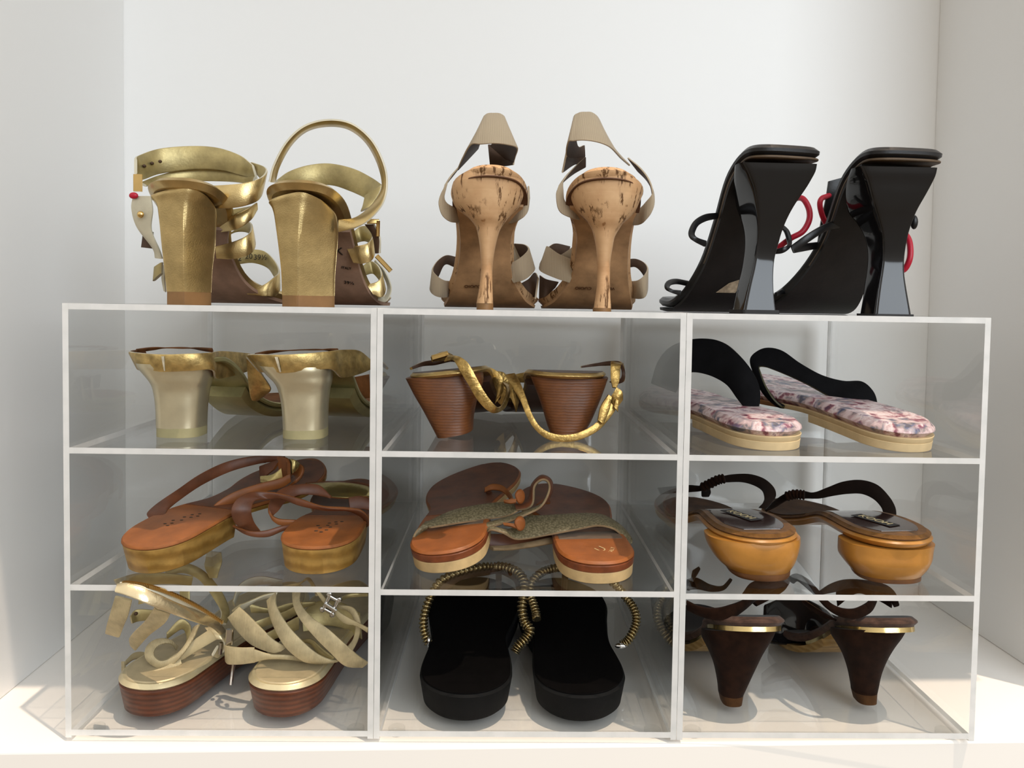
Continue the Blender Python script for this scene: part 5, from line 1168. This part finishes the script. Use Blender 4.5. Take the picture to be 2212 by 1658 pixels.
strap('ankle_strap', t, cJ, [(1740, 320, 8, 1735, 340, 8), (1800, 285, 9, 1800, 310, 9), (1915, 280, 9.6, 1915, 300, 9.6)], .002, [M['gold_in'], M['linen_gold'], M['linen_edge']])
strap('ankle_strap', t, cJ, [(1100, 330, 14, 1110, 360, 14), (1140, 230, 15, 1150, 280, 15), (1250, 180, 16, 1260, 230, 16), (1400, 200, 16.6, 1400, 235, 16.6)], .002, [M['gold_pale'], M['linen_gold'], M['linen_edge']])
strap('ankle_strap', t, cJ, [(1380, 240, 12, 1370, 255, 12), (1500, 215, 11, 1500, 232, 11), (1560, 190, 10.6, 1540, 200, 10.6), (1590, 220, 9, 1570, 230, 9), (1620, 290, 7, 1600, 295, 7)], .002, LN)

# ================================================================== FLOOR SHELF, black flip-flops
G = 'black beaded flip-flops at the bottom of the middle rack'
KP = [(0, 0, 2.3), (.3, 7.5, 2.35), (.6, 15, 2.3), (1, 26, 2.6)]
def flipflop(t, S):
    S.slab('sole', t, -2.3, 0, [M['foam'], M['foam_top']], .3, .0, bev=.2)
    S.slab('footbed', t, -.02, .12, [M['foam_top']], .15, .15, bev=.05)
def beaded(t, pts, n=34, r=.0034):
    return tube('beaded_strap', t, pts, lambda u: r * (0.5 + .75 * abs(sin(u * pi * n)) ** .7), M['bead'], n=n * 10, seg=10)
t = thing('flip_flop', Z(1005, 6, FLR), 'thick black flip-flop with beaded strap, left one of the black pair', 'flip-flop', G)
S = Sole(Z(1003, 1.05, FLR), 0, KP, [(0, 3.75, 3.75, 0), (.2, 3.95, 3.8, 0), (.42, 3.6, 3.4, 0), (.6, 4.2, 4.2, 0), (.76, 4.7, 4.9, 0), (.9, 4.2, 4.5, .2), (1, 3.0, 3.4, .4)], heel=(.16, 2.1), toe=(.2, 2.1))
flipflop(t, S)
LA = [(425, 625, 9.5), (398, 560, 9.8), (388, 480, 10.4), (405, 390, 11.2), (440, 300, 12), (500, 205, 13), (600, 152, 14), (700, 122, 15), (800, 104, 15.8), (880, 102, 16)]
LB = [(880, 102, 16), (960, 115, 15.2), (1030, 150, 14.2), (1065, 215, 13.2), (1062, 300, 12.2), (1052, 390, 11.4), (1070, 480, 10.6), (1105, 535, 10), (1075, 590, 9.6), (1025, 640, 9.2), (1000, 682, 9)]
beaded(t, [cK(*q) for q in LA], 30)
beaded(t, [cK(*q) for q in LB], 34, .004)
strap('strap_lining', t, cK, [(440, 300, 12.6, 470, 300, 12.8), (520, 215, 13.4, 560, 250, 13.6), (620, 165, 14.4, 650, 190, 14.6), (780, 120, 15.8, 790, 165, 16), (880, 115, 16.4, 885, 150, 16.4), (970, 135, 15.8, 950, 170, 16), (1040, 200, 14, 1005, 215, 14.4), (1050, 290, 12.8, 1020, 290, 13.2)], .003, [M['choc'], M['choc'], M['choc']])
bar('thong_post', t, cK(895, 130, 16.6), cK(895, 262, 18), .006, .006, M['choc'], Vector((0, 1, 0)))
ball('eyelet', t, cK(425, 615, 9.2), .003, M['chrome'], (.7, 1, 1.8))
t = thing('flip_flop', Z(1256, 6, FLR), 'thick black flip-flop with beaded strap, right one of the black pair', 'flip-flop', G)
S = Sole(Z(1258, 1.05, FLR), 0, KP, [(0, 3.75, 3.75, 0), (.2, 3.8, 3.95, 0), (.42, 3.6, 3.5, 0), (.6, 4.4, 3.9, 0), (.76, 5.0, 4.4, 0), (.9, 4.5, 4.0, -.2), (1, 3.4, 2.8, -.4)], heel=(.16, 2.1), toe=(.2, 2.1))
flipflop(t, S)
beaded(t, [cK(*q) for q in ((1720, 632, 9.2), (1765, 600, 9.4), (1805, 530, 10), (1822, 455, 10.6), (1800, 380, 11.4), (1755, 315, 12.2), (1680, 225, 13.6), (1580, 160, 14.8), (1440, 120, 15.8), (1330, 108, 16))], 34)
beaded(t, [cK(*q) for q in ((1330, 108, 16), (1250, 118, 15.4), (1180, 145, 14.6), (1120, 205, 13.6), (1105, 290, 12.6), (1130, 360, 11.6), (1148, 430, 10.8), (1150, 460, 10.4))], 26)
ball('eyelet', t, cK(1720, 636, 9), .003, M['chrome'], (2, 1, .9))
bar('thong_post', t, cK(1345, 118, 16.4), cK(1335, 262, 18), .006, .006, M['choc'], Vector((0, 1, 0)))

# ================================================================== FLOOR SHELF, brown suede heels
G = 'dark brown suede cone heels at the bottom of the right rack'
BS = [M['dark_suede'], M['suede'], M['dark_suede']]
DP = [(0, 0, 7.7), (.1, 2.1, 7.0), (.2, 4.2, 6.2), (.3, 6.2, 5.1), (.42, 8.5, 3.6), (.55, 10.8, 1.95), (.68, 13.2, 1.2), (.85, 17, 1.0), (1, 20.5, 1.1)]
def cone_shoe(t, S, rows, tip):
    S.slab('outsole', t, -.95, -.35, [M['wood_sole']], .3, .1, t0=.42)
    S.slab('gold_band', t, -.38, 0, [M['gold_band']], .25, .25, t0=0, t1=.55)
    S.slab('insole', t, 0, .75, [M['grey_suede'], M['black_brown']], 0, .0, bev=.3)
    h = ring_rows('heel', t, cL, rows, M['dark_suede'], sub=4, n=36, p=2.4, pf=4)
    ring_rows('heel_tip', h, cL, tip, M['suede_shade'], [None, FLR], sub=1)
t = thing('heeled_sandal', Z(1600, 5, FLR), 'dark brown suede cone-heel sandal with gold band, left one of its pair', 'sandal', G)
S = Sole(Z(1632, 1.6, FLR), 0, DP, [(0, 3.0, 3.0, 0), (.2, 3.1, 2.9, 0), (.42, 2.4, 2.3, 0), (.6, 3.5, 3.4, 0), (.75, 4.2, 4.1, 0), (.9, 3.7, 3.7, 0), (1, 2.6, 2.8, 0)], heel=(.14, 2.2))
cone_shoe(t, S, [(486, 240, 668, 4.4, 2.1, 2.6, .35), (550, 240, 642, 4.4, 2.0, 2.5, .3), (640, 270, 592, 4.5, 1.8, 2.0, .2), (740, 303, 545, 4.6, 1.5, 1.6, .1), (840, 318, 500, 4.7, 1.2, .9), (905, 326, 470, 4.8, 1.0, .8)], [(903, 326, 470, 4.8, 1.0, .8), (945, 340, 460, 4.8, .95, .8)])
strap('ankle_strap', t, cL, [(125, 305, 4, 130, 365, 4), (200, 340, 3.4, 220, 405, 3.4), (300, 352, 3, 310, 425, 3), (400, 330, 2.9, 400, 415, 2.9), (480, 300, 3.4, 470, 370, 3.4), (560, 250, 4.6, 540, 310, 4.6), (650, 200, 6, 640, 250, 6), (740, 160, 7.6, 745, 200, 7.6)], .003, BS)
strap('ankle_strap', t, cL, [(130, 175, 9, 130, 240, 9), (190, 165, 9.4, 190, 235, 9.4), (270, 205, 10, 270, 250, 10), (345, 215, 10.4, 350, 240, 10.4), (400, 170, 10.8, 390, 190, 10.8)], .003, BS)
strap('strap_end', t, cL, [(200, 95, 8.4, 160, 120, 8.4), (205, 115, 8.2, 150, 170, 8.2), (160, 190, 8, 132, 215, 8), (140, 245, 7.8, 125, 240, 7.8)], .003, BS)
strap('instep_strap', t, cL, [(470, 260, 8, 560, 340, 7.6), (530, 190, 9, 640, 300, 8.6), (640, 170, 10, 720, 250, 9.6), (750, 160, 10.4, 760, 200, 10)], .003, BS)
strap('vamp', t, cL, [(610, 330, 16, 600, 560, 13), (720, 290, 17.4, 700, 575, 14), (860, 300, 17.6, 850, 570, 14.2), (980, 360, 16.4, 960, 510, 13.6), (1040, 420, 15, 1020, 480, 13.4)], .004, [M['patent'], M['choc'], M['dark_suede']])
ball('rivet', t, cL(640, 222, 6.4), .002, M['chrome'])
t = thing('heeled_sandal', Z(1880, 5, FLR), 'dark brown suede cone-heel sandal with gold band, right one beside the outer panel', 'sandal', G)
S = Sole(Z(1928, 1.6, FLR), -2, DP, [(0, 3.0, 3.0, 0), (.2, 2.9, 3.1, 0), (.42, 2.3, 2.4, 0), (.6, 3.4, 3.5, 0), (.75, 4.1, 4.2, 0), (.9, 3.7, 3.7, 0), (1, 2.8, 2.6, 0)], heel=(.14, 2.2))
cone_shoe(t, S, [(474, 1060, 1466, 4.4, 2.1, 2.6, .35), (530, 1060, 1438, 4.5, 2.0, 2.5, .3), (600, 1082, 1392, 4.6, 1.8, 2.0, .2), (680, 1112, 1350, 4.8, 1.5, 1.5, .1), (770, 1132, 1318, 5.0, 1.2, .9), (860, 1150, 1300, 5.2, 1.0, .8), (885, 1152, 1294, 5.2, 1.0, .8)], [(883, 1154, 1292, 5.2, 1.0, .8), (930, 1170, 1288, 5.2, .95, .8)])
strap('ankle_strap', t, cL, [(745, 165, 9, 790, 195, 9), (800, 140, 8, 815, 185, 8), (880, 175, 6.6, 850, 215, 6.6), (950, 250, 5, 920, 280, 5), (1010, 315, 3.8, 985, 350, 3.8), (1080, 350, 3, 1065, 400, 3), (1160, 355, 2.7, 1160, 418, 2.7), (1230, 325, 3, 1250, 385, 3), (1265, 290, 3.8, 1290, 330, 3.8), (1280, 240, 5, 1310, 250, 5)], .003, BS, n=80)
strap('ankle_strap', t, cL, [(940, 250, 8, 960, 270, 8), (1020, 200, 9, 1050, 250, 9), (1110, 175, 9.6, 1130, 225, 9.6), (1240, 180, 9.6, 1220, 225, 9.6), (1350, 205, 8.8, 1310, 250, 8.8), (1415, 255, 7.6, 1370, 285, 7.6), (1440, 330, 6.4, 1405, 340, 6.4)], .003, BS)
strap('ankle_strap', t, cL, [(840, 300, 8, 860, 330, 8), (950, 370, 6.6, 960, 400, 6.6), (1050, 420, 5.4, 1040, 430, 5.4)], .003, BS)
strap('instep_strap', t, cL, [(1050, 250, 12, 1060, 340, 11), (1180, 210, 12.6, 1180, 260, 12), (1300, 230, 12, 1300, 300, 11.4), (1400, 290, 10.6, 1390, 350, 10)], .003, BS)
